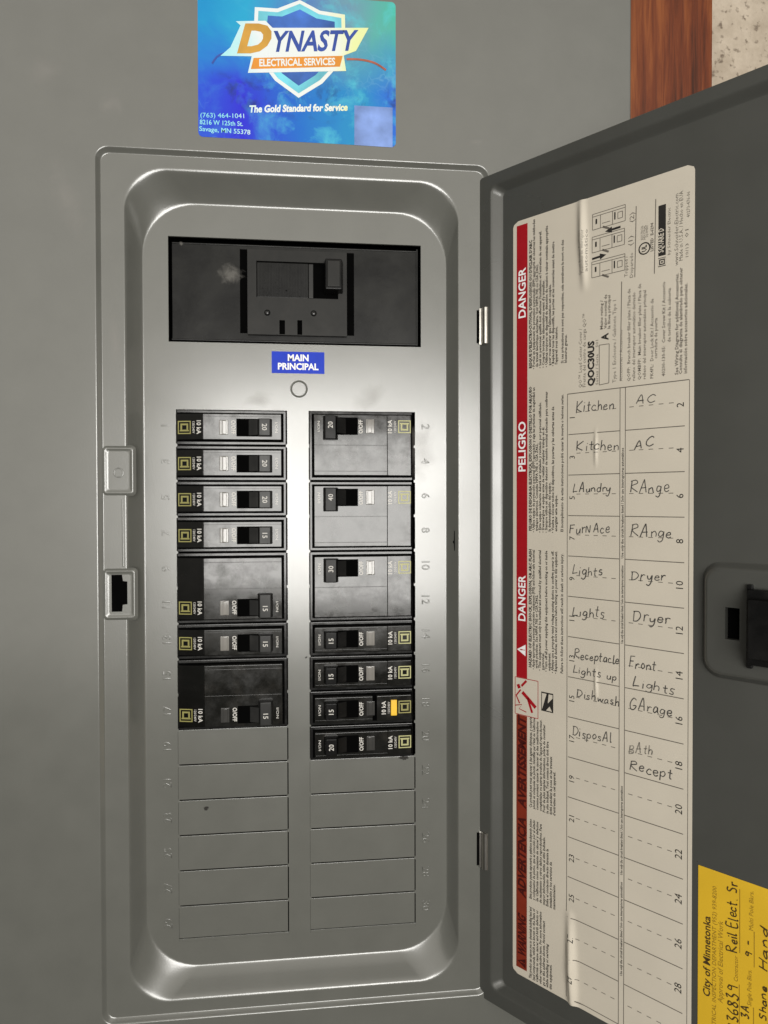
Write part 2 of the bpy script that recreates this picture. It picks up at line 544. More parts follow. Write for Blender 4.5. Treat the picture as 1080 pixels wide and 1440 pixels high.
class MB:
    def __init__(self):
        self.bm = bmesh.new()
        self.uv = None

    def poly(self, pts, mi=0):
        vs = [self.bm.verts.new(p) for p in pts]
        try:
            f = self.bm.faces.new(vs)
            f.material_index = mi
            return f
        except ValueError:
            return None

    def box(self, a, b, bev=0.0, mi=0, seg=2):
        """axis-aligned in panel axes: a, b = (X, Z, w)"""
        t = bmesh.new()
        bmesh.ops.create_cube(t, size=1)
        for v in t.verts:
            X = (a[0] + b[0]) / 2 + v.co.x * (b[0] - a[0])
            Z = (a[1] + b[1]) / 2 + v.co.z * (b[1] - a[1])
            W = (a[2] + b[2]) / 2 - v.co.y * (b[2] - a[2])
            v.co = (X, -W, Z)
        if bev:
            bmesh.ops.bevel(t, geom=list(t.edges), offset=bev, segments=seg, affect='EDGES', profile=0.5)
        self.absorb(t, mi)

    def hull(self, lo, hi, bev=0.0, mi=0, f=None):
        """frustum: lo, hi = four corners each as (X, Z, w), same order"""
        t = bmesh.new()
        vl = [t.verts.new(PW(*p)) for p in lo]
        vh = [t.verts.new(PW(*p)) for p in hi]
        t.faces.new(vl[::-1])
        t.faces.new(vh)
        for i in range(4):
            j = (i + 1) % 4
            t.faces.new((vl[i], vl[j], vh[j], vh[i]))
        bmesh.ops.recalc_face_normals(t, faces=t.faces[:])
        if bev:
            bmesh.ops.bevel(t, geom=list(t.edges), offset=bev, segments=2, affect='EDGES', profile=0.5)
        self.absorb(t, mi)

    def absorb(self, t, mi=0, fn=None):
        mp = {}
        for v in t.verts:
            mp[v] = self.bm.verts.new(fn(v.co) if fn else v.co)
        for f in t.faces:
            try:
                g = self.bm.faces.new([mp[v] for v in f.verts])
                g.material_index = mi
            except ValueError:
                pass
        t.free()

    def loops(self, rings, mi=0, cap_end=False, cap_start=False):
        rv = [[self.bm.verts.new(p) for p in r] for r in rings]
        n = len(rv[0])
        for a, b in zip(rv, rv[1:]):
            for i in range(n):
                j = (i + 1) % n
                f = self.bm.faces.new((a[i], a[j], b[j], b[i]))
                f.material_index = mi
        if cap_end:
            self.bm.faces.new(rv[-1]).material_index = mi
        if cap_start:
            self.bm.faces.new(rv[0][::-1]).material_index = mi

    def sheet(self, outline, holes, fn, mi=0, thick=0.0):
        """flat face with holes; outline/holes lists of 2D points, fn maps (a, b, depth) to 3D"""
        V, T = cdt([outline] + holes)
        vs = [self.bm.verts.new(fn(p[0], p[1], 0.0)) for p in V]
        for f in T:
            self.bm.faces.new([vs[k] for k in f]).material_index = mi
        if thick:
            for lp in holes:
                n = len(lp)
                for i in range(n):
                    p, q = lp[i], lp[(i + 1) % n]
                    self.poly([fn(p[0], p[1], 0), fn(q[0], q[1], 0), fn(q[0], q[1], -thick), fn(p[0], p[1], -thick)], mi)

    def text(self, s, o, u, v, cap, width=None, bold=0.0, shear=0.0, align='L', mi=0, res=2, fn=None, maxw=None):
        V, F, wd = text2d(s, bold, res)
        sx = cap
        if width:
            sx = width / max(wd, 1e-6)
        elif maxw and wd * cap > maxw:
            sx = maxw / wd
        off = {'L': 0, 'C': -wd / 2, 'R': -wd}[align]
        o, u, v = Vector(o), Vector(u).normalized(), Vector(v).normalized()
        vs = []
        for x, y in V:
            p = o + u * ((x + off) * sx + shear * y * cap) + v * (y * cap)
            vs.append(self.bm.verts.new(fn(p) if fn else p))
        for f in F:
            try:
                g = self.bm.faces.new([vs[i] for i in f])
                g.material_index = mi
            except ValueError:
                pass
        return wd * sx

    def ribbon(self, pts, wd, nrm, mi=0):
        """flat stroke of width wd along 3D pts lying in the plane with normal nrm"""
        nrm = Vector(nrm)
        P = [Vector(p) for p in pts]
        L, Rr = [], []
        for i, p in enumerate(P):
            a = P[max(i - 1, 0)]
            b = P[min(i + 1, len(P) - 1)]
            t = (b - a)
            if t.length < 1e-6:
                t = Vector((1, 0, 0))
            sd = t.normalized().cross(nrm).normalized() * wd / 2
            L.append(self.bm.verts.new(p + sd))
            Rr.append(self.bm.verts.new(p - sd))
        for i in range(len(P) - 1):
            f = self.bm.faces.new((L[i], L[i + 1], Rr[i + 1], Rr[i]))
            f.material_index = mi

    def tube(self, a, b, r, n=20, mi=0, caps=True, bev=0.0):
        a, b = Vector(a), Vector(b)
        d = (b - a).normalized()
        x = d.orthogonal().normalized()
        y = d.cross(x)
        def ring(c, rr):
            return [c + (x * math.cos(2 * math.pi * i / n) + y * math.sin(2 * math.pi * i / n)) * rr for i in range(n)]
        rs = [ring(a, r), ring(b, r)] if not bev else [ring(a, r - bev), ring(a + d * bev, r), ring(b - d * bev, r), ring(b, r - bev)]
        self.loops(rs, mi, caps, caps)

    def build(self, name, mats, parent=None, angle=35, recalc=True):
        bm = self.bm
        if recalc:
            bmesh.ops.recalc_face_normals(bm, faces=bm.faces[:])
        for v in bm.verts:
            v.co *= MM
        me = bpy.data.meshes.new(name)
        for f in bm.faces:
            f.smooth = True
        bm.to_mesh(me)
        bm.free()
        me.set_sharp_from_angle(angle=math.radians(angle))
        for k in (mats if isinstance(mats, (list, tuple)) else [mats]):
            me.materials.append(M[k])
        o = bpy.data.objects.new(name, me)
        C.collection.objects.link(o)
        if parent:
            o.parent = parent
        wn = o.modifiers.new('weighted', 'WEIGHTED_NORMAL')
        wn.mode = 'FACE_AREA'
        wn.keep_sharp = True
        return o


def empty(name, loc=(0, 0, 0), rot=(0, 0, 0)):
    o = bpy.data.objects.new(name, None)
    C.collection.objects.link(o)
    o.location = [c * MM for c in loc]
    o.rotation_euler = rot
    o.empty_display_size = 0.01
    return o


def tag(o, label=None, cat=None, group=None, kind=None):
    if label:
        o['label'] = label
    if cat:
        o['category'] = cat
    if group:
        o['group'] = group
    if kind:
        o['kind'] = kind
    return o


def rr(x0, x1, z0, z1, r, n=10):
    """rounded rectangle, counter-clockwise, 4*(n+1) points"""
    pts = []
    for cx, cz, a0 in ((x1 - r, z1 - r, 0), (x0 + r, z1 - r, 90), (x0 + r, z0 + r, 180), (x1 - r, z0 + r, 270)):
        for i in range(n + 1):
            a = math.radians(a0 + 90 * i / n)
            pts.append((cx + r * math.cos(a), cz + r * math.sin(a)))
    return pts


def inset(rect, d):
    return (rect[0] + d, rect[1] - d, rect[2] + d, rect[3] - d)


def smudge(name, mat, parent, x0, x1, z0, z1, wd, fn=PW, rot=0.0):
    me = bpy.data.meshes.new(name)
    cx, cz = (x0 + x1) / 2, (z0 + z1) / 2
    pts = []
    for a, b in ((x0, z0), (x1, z0), (x1, z1), (x0, z1)):
        dx, dz = a - cx, b - cz
        pts.append(fn(cx + dx * math.cos(rot) - dz * math.sin(rot), cz + dx * math.sin(rot) + dz * math.cos(rot), wd) * MM)
    me.from_pydata([tuple(p) for p in pts], [], [(0, 1, 2, 3)])
    ul = me.uv_layers.new()
    for i, c in enumerate(((0, 0), (1, 0), (1, 1), (0, 1))):
        ul.data[i].uv = c
    me.materials.append(M[mat])
    o = bpy.data.objects.new(name, me)
    C.collection.objects.link(o)
    if parent:
        o.parent = parent
    return o


# ------------------------------------------------------------------ setting: wall and timber beside the panel
b = MB()
b.box((-900, -900, -60), (900, 900, -22))
tag(b.build('wall', 'wall'), kind='structure')

b = MB()
px1 = pp(1002, 80, 8)[0]
b.box((254.5, -700, -21.9), (px1, 700, -8), 0.8)
tag(b.build('timber_post', 'wood'), 'reddish brown wooden post beside the grey panel, in front of the speckled wall', 'wooden post')

# ------------------------------------------------------------------ the panel
panel = empty('electrical_panel', (65, 0, -95))
tag(panel, 'grey metal breaker panel with its door standing open on the right', 'electrical panel')
PO = Vector((65, 0, -95)) * MM


def pbuild(mb, name, mats, angle=35, parent=None):
    o = mb.build(name, mats, None, angle)
    o.parent = parent or panel
    if not parent:
        o.location = -PO
    return o


FACE = 12.2
OUT = (pp(136, 500, -FACE)[0], pp(687, 237, -FACE)[0], pp(420, 1420, -FACE)[1], pp(400, 219, -FACE)[1])
RIM = (pp(178.5, 700, -RIMW)[0], pp(644, 700, -RIMW)[0], pp(420, 1392, -RIMW)[1], pp(400, 247.5, -RIMW)[1])
INN = (-16.3, 145.8, -298.2, 107.8)
COVR = (-130.0, pp(888, 75, -FACE)[0], -480.0, 330.0)


def ring(rect, r, wd):
    return [PW(x, z, wd) for x, z in rr(*rect, r)]


def mixrect(a, b_, t):
    return tuple(p + (q - p) * t for p, q in zip(a, b_))


cv = MB()
rings = [ring(COVR, 1.0, -12), ring(COVR, 1.0, FACE - 1.0), ring(inset(COVR, 0.3), 1.0, FACE - 0.3), ring(inset(COVR, 1.0), 1.0, FACE),
         ring(inset(OUT, -0.7), 7.0, FACE), ring(inset(OUT, -0.25), 6.6, FACE - 0.07), ring(inset(OUT, 0.15), 6.3, FACE - 0.28), ring(inset(OUT, 0.4), 6.0, FACE - 0.65),
         ring(inset(OUT, 1.5), 5.3, RIMW + 0.5), ring(inset(OUT, 1.9), 5.1, RIMW + 0.13), ring(inset(OUT, 2.3), 5.0, RIMW)]
# rim edge, sloping wall and the fillet into the recessed dead front
prof = [(-0.13, 8.0, 0), (-0.07, 7.96, 0), (-0.02, 7.8, 0), (0.02, 7.58, 0), (0.07, 7.2, 0), (0.15, 6.5, 0), (0.30, 5.12, 0), (0.50, 3.3, 0), (0.65, 2.0, 0),
        (0.80, 0.86, 0), (0.86, 0.45, 0), (0.895, 0.245, 0), (0.92, 0.13, 0), (0.945, 0.05, 0), (0.975, 0.012, 0), (1.03, 0.0, 0)]
for t, wd, _ in prof:
    rings.append(ring(mixrect(RIM, INN, t), 21 + 8 * t, wd * RIMW / 8))
cv.loops(rings)
inner_outline = rr(*mixrect(RIM, INN, 1.03), 21 + 8 * 1.03)
MAINW = (-3.5, 131.9, 35.8, 91.5)
PIT = 19.05
COL = {'L': (0.0, 58.6), 'R': (70.16, 128.55)}


def column_hole(x0, x1):
    """opening with the little snapped-off nubs left between the slots"""
    z0, z1 = -15 * PIT, 0.0
    pts = [(x0, z1)]
    for k in range(1, 15):
        z = -k * PIT
        pts += [(x0, z + 0.9), (x0 + 0.7, z + 0.6), (x0 + 0.7, z - 0.6), (x0, z - 0.9)]
    pts += [(x0, z0), (x1, z0)]
    for k in range(14, 0, -1):
        z = -k * PIT
        pts += [(x1, z - 0.9), (x1 - 0.7, z - 0.6), (x1 - 0.7, z + 0.6), (x1, z + 0.9)]
    pts += [(x1, z1)]
    return pts


holes = [[(MAINW[0], MAINW[2]), (MAINW[1], MAINW[2]), (MAINW[1], MAINW[3]), (MAINW[0], MAINW[3])], column_hole(*COL['L']), column_hole(*COL['R'])]
cv.sheet(inner_outline, holes, lambda a, b_, c: PW(a, b_, c), 0, 1.4)


def bead(mb, x, z, r, wd, wr=0.55, hh=0.5):
    n = 28
    rs = []
    for dr, h in ((-wr, -0.05), (-wr * 0.6, hh * 0.75), (0, hh), (wr * 0.6, hh * 0.75), (wr, -0.05)):
        rs.append([PW(x + (r + dr) * math.cos(2 * math.pi * i / n), z + (r + dr) * math.sin(2 * math.pi * i / n), wd + h) for i in range(n)])
    mb.loops(rs)


x, z = pp(420.5, 547)
bead(cv, x, z, 4.2, 0.0)
# bright little lips along the window edges
cover = pbuild(cv, 'cover', 'paint', 40)

# embossed slot numbers, each a raised figure with rounded shoulders
def emboss(txt, x, z, rot, cap, hh):
    cu = bpy.data.curves.new('figure', 'FONT')
    cu.body = txt
    cu.size = cap / CAPH
    cu.resolution_u = 3
    cu.extrude = 0.12
    cu.bevel_depth = 0.26
    cu.bevel_resolution = 2
    cu.offset = -0.18
    cu.align_x = 'CENTER'
    ob = bpy.data.objects.new('figure', cu)
    me0 = ob.to_mesh()
    mb = MB()
    mp = [mb.bm.verts.new(PW(x + math.cos(rot) * v.co.x - math.sin(rot) * (v.co.y - cap / 2), z + math.sin(rot) * v.co.x + math.cos(rot) * (v.co.y - cap / 2), v.co.z * hh + 0.02)) for v in me0.vertices]
    for p in me0.polygons:
        try:
            mb.bm.faces.new([mp[i] for i in p.vertices])
        except ValueError:
            pass
    ob.to_mesh_clear()
    bpy.data.objects.remove(ob)
    bpy.data.curves.remove(cu)
    bmesh.ops.remove_doubles(mb.bm, verts=mb.bm.verts[:], dist=0.001)
    return mb


for k in range(15):
    z = -(k + 0.5) * PIT
    pbuild(emboss(str(2 * k + 2), 134.4, z + 1.5, -math.pi / 2, 4.2, 0.75), 'slot_number', 'paint', 50)
    pbuild(emboss(str(2 * k + 1), -5.6, z + 0.8, math.pi / 2, 4.0, 0.4), 'slot_number', 'paint', 50)

# filler plates that still close the unused slots
for side, first in (('L', 9), ('R', 10)):
    x0, x1 = COL[side]
    for k in range(first, 15):
        f = MB()
        zt, zb = -k * PIT, -(k + 1) * PIT
        top = zt - (0.0 if k == first else 0.1)
        sheet = [(x0 + 0.05, zb + 0.55), (x1 - 0.55, zb + 0.55), (x1 - 0.55, top), (x0 + 0.05, top)]
        if k == 14:
            sheet[0], sheet[1] = (x0 + 0.05, zb + 1.9), (x1 - 0.55, zb + 1.9)
        tilt = random.uniform(-0.12, 0.12)
        f.box((sheet[0][0], sheet[0][1], -1.1), (sheet[2][0], sheet[2][1], 0.02 + 0.1 * abs(tilt)), 0.22)
        if k == 14:
            f.box((x0 + 0.02, zb - 0.02, -1.2), (x1 - 0.02, zb + 1.5, 0.0), 0.1)
        o = pbuild(f, 'filler_plate', 'paint')

b = MB()
b.box((-14, -296, -21), (144, 105, -17))
pbuild(b, 'inner_housing', 'void')

# latch strip pressed into the left rim
ls = MB()


def pad(mb, x0, x1, z0, z1, wd0, wd1, r=2.5, hole=None, thick=2.0):
    # a low rolled lip round a pressed pocket: gentle rise outside, steeper fall inside to the floor wd1
    R0 = (x0, x1, z0, z1)
    top = wd1 + 0.5
    rs = [ring(inset(R0, -1.6), r + 1.6, wd0), ring(inset(R0, -0.9), r + 1, wd0 + (top - wd0) * 0.45), ring(inset(R0, -0.2), r + 0.4, top - 0.1),
          ring(inset(R0, 0.2), r, top), ring(inset(R0, 0.6), r, top - 0.12), ring(inset(R0, 1.1), r, wd1 + 0.17), ring(inset(R0, 1.5), r, wd1 + 0.04), ring(inset(R0, 2.0), r, wd1)]
    mb.loops(rs)
    mb.sheet(rr(*inset(R0, 2.0), r), [hole] if hole else [], lambda a, b_, c: PW(a, b_, wd1 + c), 0, thick if hole else 0)


def rimrect(x0, x1, z0, z1):
    a, c = onrim(x0, z0), onrim(x1, z1)
    return a[0], c[0], a[1], c[1]


pad(ls, *rimrect(-36.8, -22.3, -44.6, -20.8), RIMW - 0.3, RIMW + 0.15, 1.2)
bx, bz = onrim(-29.6, -33.8)
bead(ls, bx, bz, 2.3, RIMW + 0.15, 0.35, 0.25)
rx, _ = onrim(-27.6, 0)
ls.tube((rx, -RIMW + 0.45, onrim(0, -83.5)[1]), (rx, -RIMW + 0.45, onrim(0, -47.5)[1]), 0.7, 12, 0, True, 0.3)
hole = [onrim(*p) for p in ((-33.6, -107.2), (-28.2, -107.2), (-27.9, -103.6), (-25.5, -103.3), (-25.5, -91.3), (-27.7, -91.0), (-28.2, -87.6), (-33.6, -87.5))]
pad(ls, *rimrect(-36.8, -21.8, -110.4, -85.6), RIMW - 0.3, RIMW + 0.3, 1.0, hole, 0.3)
pbuild(ls, 'latch_strip', 'paint', 40)
b = MB()
b.poly([PW(*onrim(*p), RIMW + 0.08) for p in ((-35, -108), (-24.2, -108), (-24.2, -86.8), (-35, -86.8))])
pbuild(b, 'latch_slot', 'void')

# hinges
for zt, zb in ((58.0, 37.6), (-234.3, -255.0)):
    h = MB()
    hx, zt = onrim(167.6, zt)
    zb = onrim(0, zb)[1]
    h.tube((hx, -RIMW - 2.6, zb), (hx, -RIMW - 2.6, zt), 1.9, 20, 0, True, 0.3)
    h.box((hx - 3.0, zb + 0.2, RIMW), (hx - 1.0, zt - 0.2, RIMW + 1.2), 0.2)
    h.box((hx - 4.2, zb + 1, RIMW - 0.5), (hx - 2.0, zt - 1, RIMW + 0.1), 0.05, 1)
    pbuild(h, 'hinge', ['steel', 'void'])

# scuffs and dirt on the grey paint
for (ax, ay, bx, by, mt, wd, rot) in ((480, 525, 560, 590, 'scuff', 0.08, 0.6), (330, 545, 400, 580, 'scuff', 0.08, 0.2), (560, 560, 625, 700, 'scuff', 0.08, 0.0),
                                      (640, 190, 700, 210, 'scuff', FACE + 0.08, 0.1), (60, 180, 130, 380, 'scuff', FACE + 0.08, 0.3), (148, 400, 176, 560, 'scuff', RIMW + 0.08, 0.1),
                                      (20, 60, 110, 140, 'scuff', FACE + 0.08, 0.5), (120, 120, 190, 175, 'scuff', FACE + 0.08, 0.2), (283, 1130, 297, 1143, 'dirt', 0.25, 0.0), (553, 1060, 582, 1071, 'dirt', 0.25, 0.0), (427, 921, 434, 928, 'dirt', 0.2, 0)):
    x0, z1 = pp(ax, ay, -wd)
    x1, z0 = pp(bx, by, -wd)
    o = smudge('scuff_mark' if mt == 'scuff' else 'dirt_spot', mt, panel, x0, x1, z0, z1, wd, PW, rot)
    o.location = -PO

# dark nick on the right-hand wall of the recess
def onwall(t, z, up):
    k = 0
    while prof[k + 1][0] < t:
        k += 1
    a, c = prof[k], prof[k + 1]
    wd = a[1] + (c[1] - a[1]) * (t - a[0]) / (c[0] - a[0])
    return PW(RIM[1] + (INN[1] - RIM[1]) * t - up, z, wd * RIMW / 8 + up)


b = MB()
b.poly([onwall(0.24, -65.5, 0.06), onwall(0.29, -65.0, 0.06), onwall(0.31, -70.5, 0.06), onwall(0.40, -71.5, 0.06), onwall(0.31, -72.6, 0.06), onwall(0.28, -76.5, 0.06), onwall(0.23, -76.0, 0.06)])
pbuild(b, 'paint_nick', 'void')

# ------------------------------------------------------------------ door of the panel, open about 130 degrees
dr = MB()
DEDGE = (dd(673.5, 700, 4.2)[0], 222.0, -328.6, 129.8)
DIN = (9.4, 212.0, -317.0, 119.4)
PADR = (116.3, 190.0, -127.2, -75.3)


def dring(rect, r, n):
    return [DW(a, c, n) for a, c in rr(*rect, r)]


mid = (4.2, 215.0, -320.5, 123.4)
dr.loops([dring(DEDGE, 2.0, -9.0), dring(DEDGE, 2.0, 3.4), dring(inset(DEDGE, 0.25), 2.0, 3.95), dring(inset(DEDGE, 0.8), 2.0, 4.2),
          dring(inset(mid, -0.8), 4.5, 4.2), dring(mid, 4.2, 3.95), dring(mixrect(mid, DIN, 0.2), 4.0, 3.35), dring(mixrect(mid, DIN, 0.7), 3.6, 1.0),
          dring(mixrect(mid, DIN, 0.9), 3.4, 0.22), dring(DIN, 3.2, 0.0)])
dr.sheet(rr(*DIN, 3.2), [rr(*inset(PADR, 0.3), 8)], lambda a, b_, c: DW(a, b_, c))
lh = [(127.6, -108.6), (133.5, -108.6), (133.5, -94.9), (127.6, -94.9)]
dr.loops([dring(inset(PADR, 0.3), 8, 0.0), dring(inset(PADR, 0.9), 7.6, 0.35), dring(inset(PADR, 2.6), 6.8, 3.3), dring(inset(PADR, 3.3), 6.4, 3.8), dring(inset(PADR, 4.0), 6, 4.0)])
dr.sheet(rr(*inset(PADR, 4.0), 6), [lh], lambda a, b_, c: DW(a, b_, 4.0 + c), 0, 3.5)
door = pbuild(dr, 'door', 'shaded_paint', 40)


def dsub(mb, name, mats, angle=35):
    o = mb.build(name, mats, None, angle)
    o.parent = door
    return o


b = MB()
b.poly([DW(a, c, 0.6) for a, c in ((126, -110), (135, -110), (135, -93), (126, -93))])
dsub(b, 'latch_hole', 'void')


def dbox(mb, s0, s1, z0, z1, n0, n1, bev=0.0, mi=0):
    t = bmesh.new()
    bmesh.ops.create_cube(t, size=1)
    for v in t.verts:
        v.co = Vector(((s0 + s1) / 2 + v.co.x * (s1 - s0), (z0 + z1) / 2 + v.co.y * (z1 - z0), (n0 + n1) / 2 + v.co.z * (n1 - n0)))
    if bev:
        bmesh.ops.bevel(t, geom=list(t.edges), offset=bev, segments=2, affect='EDGES', profile=0.5)
    mb.absorb(t, mi, lambda c: DW(c.x, c.y, c.z))


b = MB()
s0 = 137.6
dbox(b, s0, s0 + 24, -117.5, -86.0, 3.9, 9.0, 1.0)
dbox(b, s0 + 2.0, s0 + 22, -113.8, -89.5, 8.9, 14.0, 0.8)
dbox(b, s0 - 0.8, s0 + 1.6, -119.4, -84.2, 3.9, 6.4, 0.6)
dsub(b, 'door_latch', 'toggle')

# ------------------------------------------------------------------ main breaker
mbk = empty('main_breaker', (64.2, -1.0, 63.6))
tag(mbk, 'large wide black main breaker above the blue label at the top of the panel', 'circuit breaker')
MO = Vector((64.2, -1.0, 63.6)) * MM


def mpart(mb, name, mats, parent=None, angle=35):
    o = mb.build(name, mats, None, angle)
    o.parent = parent or mbk
    if not parent:
        o.location = -MO
    return o


b = MB()
b.box((MAINW[0] + 1.5, MAINW[2] + 1.3, -14), (MAINW[1] - 1.6, MAINW[3] - 2.4, -2.0), 0.5)
b.box((MAINW[0] + 1.3, MAINW[2] + 1.2, -2.2), (MAINW[1] - 1.5, MAINW[2] + 2.1, -1.3), 0.25)
b.box((MAINW[0] + 1.7, MAINW[3] - 3.2, -2.2), (MAINW[1] - 1.8, MAINW[3] - 2.5, -1.5), 0.2)
b.box((MAINW[1] - 2.4, MAINW[2] + 1.2, -2.2), (MAINW[1] - 1.4, MAINW[3] - 1.6, -1.4), 0.2)
mpart(b, 'body', 'main_plate')
# centre block with the toggle recess
bx0, bx1, bz0, bz1 = 37.9, 91.0, 40.6, 85.9
t0, t1, tz0, tz1 = 42.6, 86.4, 60.6, 79.9
b = MB()
b.sheet([(bx0, bz0), (bx1, bz0), (bx1, bz1), (bx0, bz1)], [[(t0, tz0), (t1, tz0), (t1, tz1), (t0, tz1)], [(54.7, 40.9), (57.7, 40.9), (57.7, 48.5), (54.7, 48.5)], [(64.3, 40.9), (66.9, 40.9), (66.9, 48.7), (64.3, 48.7)]],
        lambda a, c, e: PW(a, c, 0.6 + e), 0, 4.0)
for p, q in (((bx0, bz0), (bx1, bz0)), ((bx1, bz0), (bx1, bz1)), ((bx1, bz1), (bx0, bz1)), ((bx0, bz1), (bx0, bz0))):
    b.poly([PW(*p, 0.6), PW(*q, 0.6), PW(*q, -2.2), PW(*p, -2.2)])
mpart(b, 'centre_block', 'main_block')
for gx0, gx1 in ((33.7, 37.6), (91.3, 95.2)):
    b = MB()
    b.box((gx0, 41.6, -2.1), (gx1, 86.6, -1.9))
    mpart(b, 'side_groove', 'void')
b = MB()
b.box((t0 - 0.5, tz0 - 0.5, -2.2), (t1 + 0.5, tz1 + 0.5, -1.8))
b.box((53.5, 40.7, -2.2), (68, 49.4, -1.75))
mpart(b, 'toggle_slot', 'void')
# ribbed slide cover in the recess
b = MB()
b.box((t0 + 0.2, tz0 + 0.3, -3.0), (70.2, tz1 - 0.3, -0.6), 0.3)
for i in range(18):
    xx = t0 + 1.5 + i * 1.45
    b.box((xx, tz0 + 0.8, -0.7), (xx + 0.7, tz1 - 0.8, -0.35), 0.15)
for i in range(46):
    xx = random.uniform(t0 + 2, 68)
    zz = tz0 + abs(random.gauss(0, 1)) * 5 + 0.8
    if zz < tz1 - 1:
        b.box((xx, zz, -0.5), (xx + random.uniform(0.3, 1.4), zz + random.uniform(0.2, 0.5), -0.2))
mpart(b, 'slide_cover', 'main_plate')
b = MB()
b.box((70.4, tz0 + 0.4, -3.0), (73.0, tz1 - 0.4, -0.4), 0.4)
mpart(b, 'slide_edge', 'toggle_grey')
b = MB()
b.hull([(78.5, 63.3, -3), (89.4, 63.3, -3), (89.4, 81.2, -3), (78.5, 81.2, -3)], [(79.2, 63.9, 7.5), (88.2, 63.9, 7.5), (88.2, 80.2, 7.5), (79.2, 80.2, 7.5)], 0.8)
tg = mpart(b, 'toggle', 'toggle')
b = MB()
b.box((80.4, 65.3, 7.4), (87.0, 79.0, 7.9), 0.3)
mpart(b, 'grip_face', 'main_block', tg)
for rx, rz in ((48.3, 52.3), (73.1, 52.6)):
    b = MB()
    n = 18
    b.loops([[PW(rx + r * math.cos(2 * math.pi * i / n), rz + r * math.sin(2 * math.pi * i / n), h) for i in range(n)] for r, h in ((1.7, 0.55), (1.5, 1.0), (0.9, 1.35), (0.3, 1.45))], 0, True)
    mpart(b, 'rivet', 'black')
o = smudge('dust_smear', 'smear', mbk, 17.0, 40.0, 64.0, 82.0, -1.88)
o.location = -MO
o = smudge('dust_smear', 'smear', mbk, 1.0, 5.5, 86.0, 90.0, -1.3)
o.location = -MO

# ------------------------------------------------------------------ branch breakers
# local frame: u along the length from the logo end to the handle end, v across, w towards the room
def logo(mb, uc, vc, w_, sz, mi=0):
    def sq(s0, s1):
        for a in range(4):
            ang = a * math.pi / 2
            c, s = round(math.cos(ang)), round(math.sin(ang))
            q = [(-s1, s0), (s1, s0), (s1, s1), (-s1, s1)] if a % 2 == 0 else [(-s0, s0), (s0, s0), (s0, s1), (-s0, s1)]
            mb.poly([PW(uc + x * c - y * s, vc + x * s + y * c, w_) for x, y in q], mi)
    sq(sz * 0.42, sz * 0.5)
    sq(sz * 0.17, sz * 0.30)
    # serifs that make the inner square a D
    for sg in (-1, 1):
        x0, x1 = sz * 0.30, sz * 0.36
        mb.poly([PW(uc + sg * a, vc + b_, w_) for a, b_ in ((x0, -sz * 0.30), (x1, -sz * 0.30), (x1, -sz * 0.2), (x0, -sz * 0.2))], mi)


TR_ = random.Random(5)
TILT0 = {(sd, k): (TR_.uniform(-0.009, 0.009), TR_.uniform(-0.006, 0.006)) for sd in 'LR' for k in range(15)}   # breakers never seat quite alike
TILT = dict(TILT0)
TILT.update({('R', 0): (0.036, 0.0), ('L', 4): (0.016, 0.002), ('L', 6): (0.012, 0.0), ('R', 6): (-0.006, 0.004)})
GROUP = 'branch circuit breakers in the two columns'


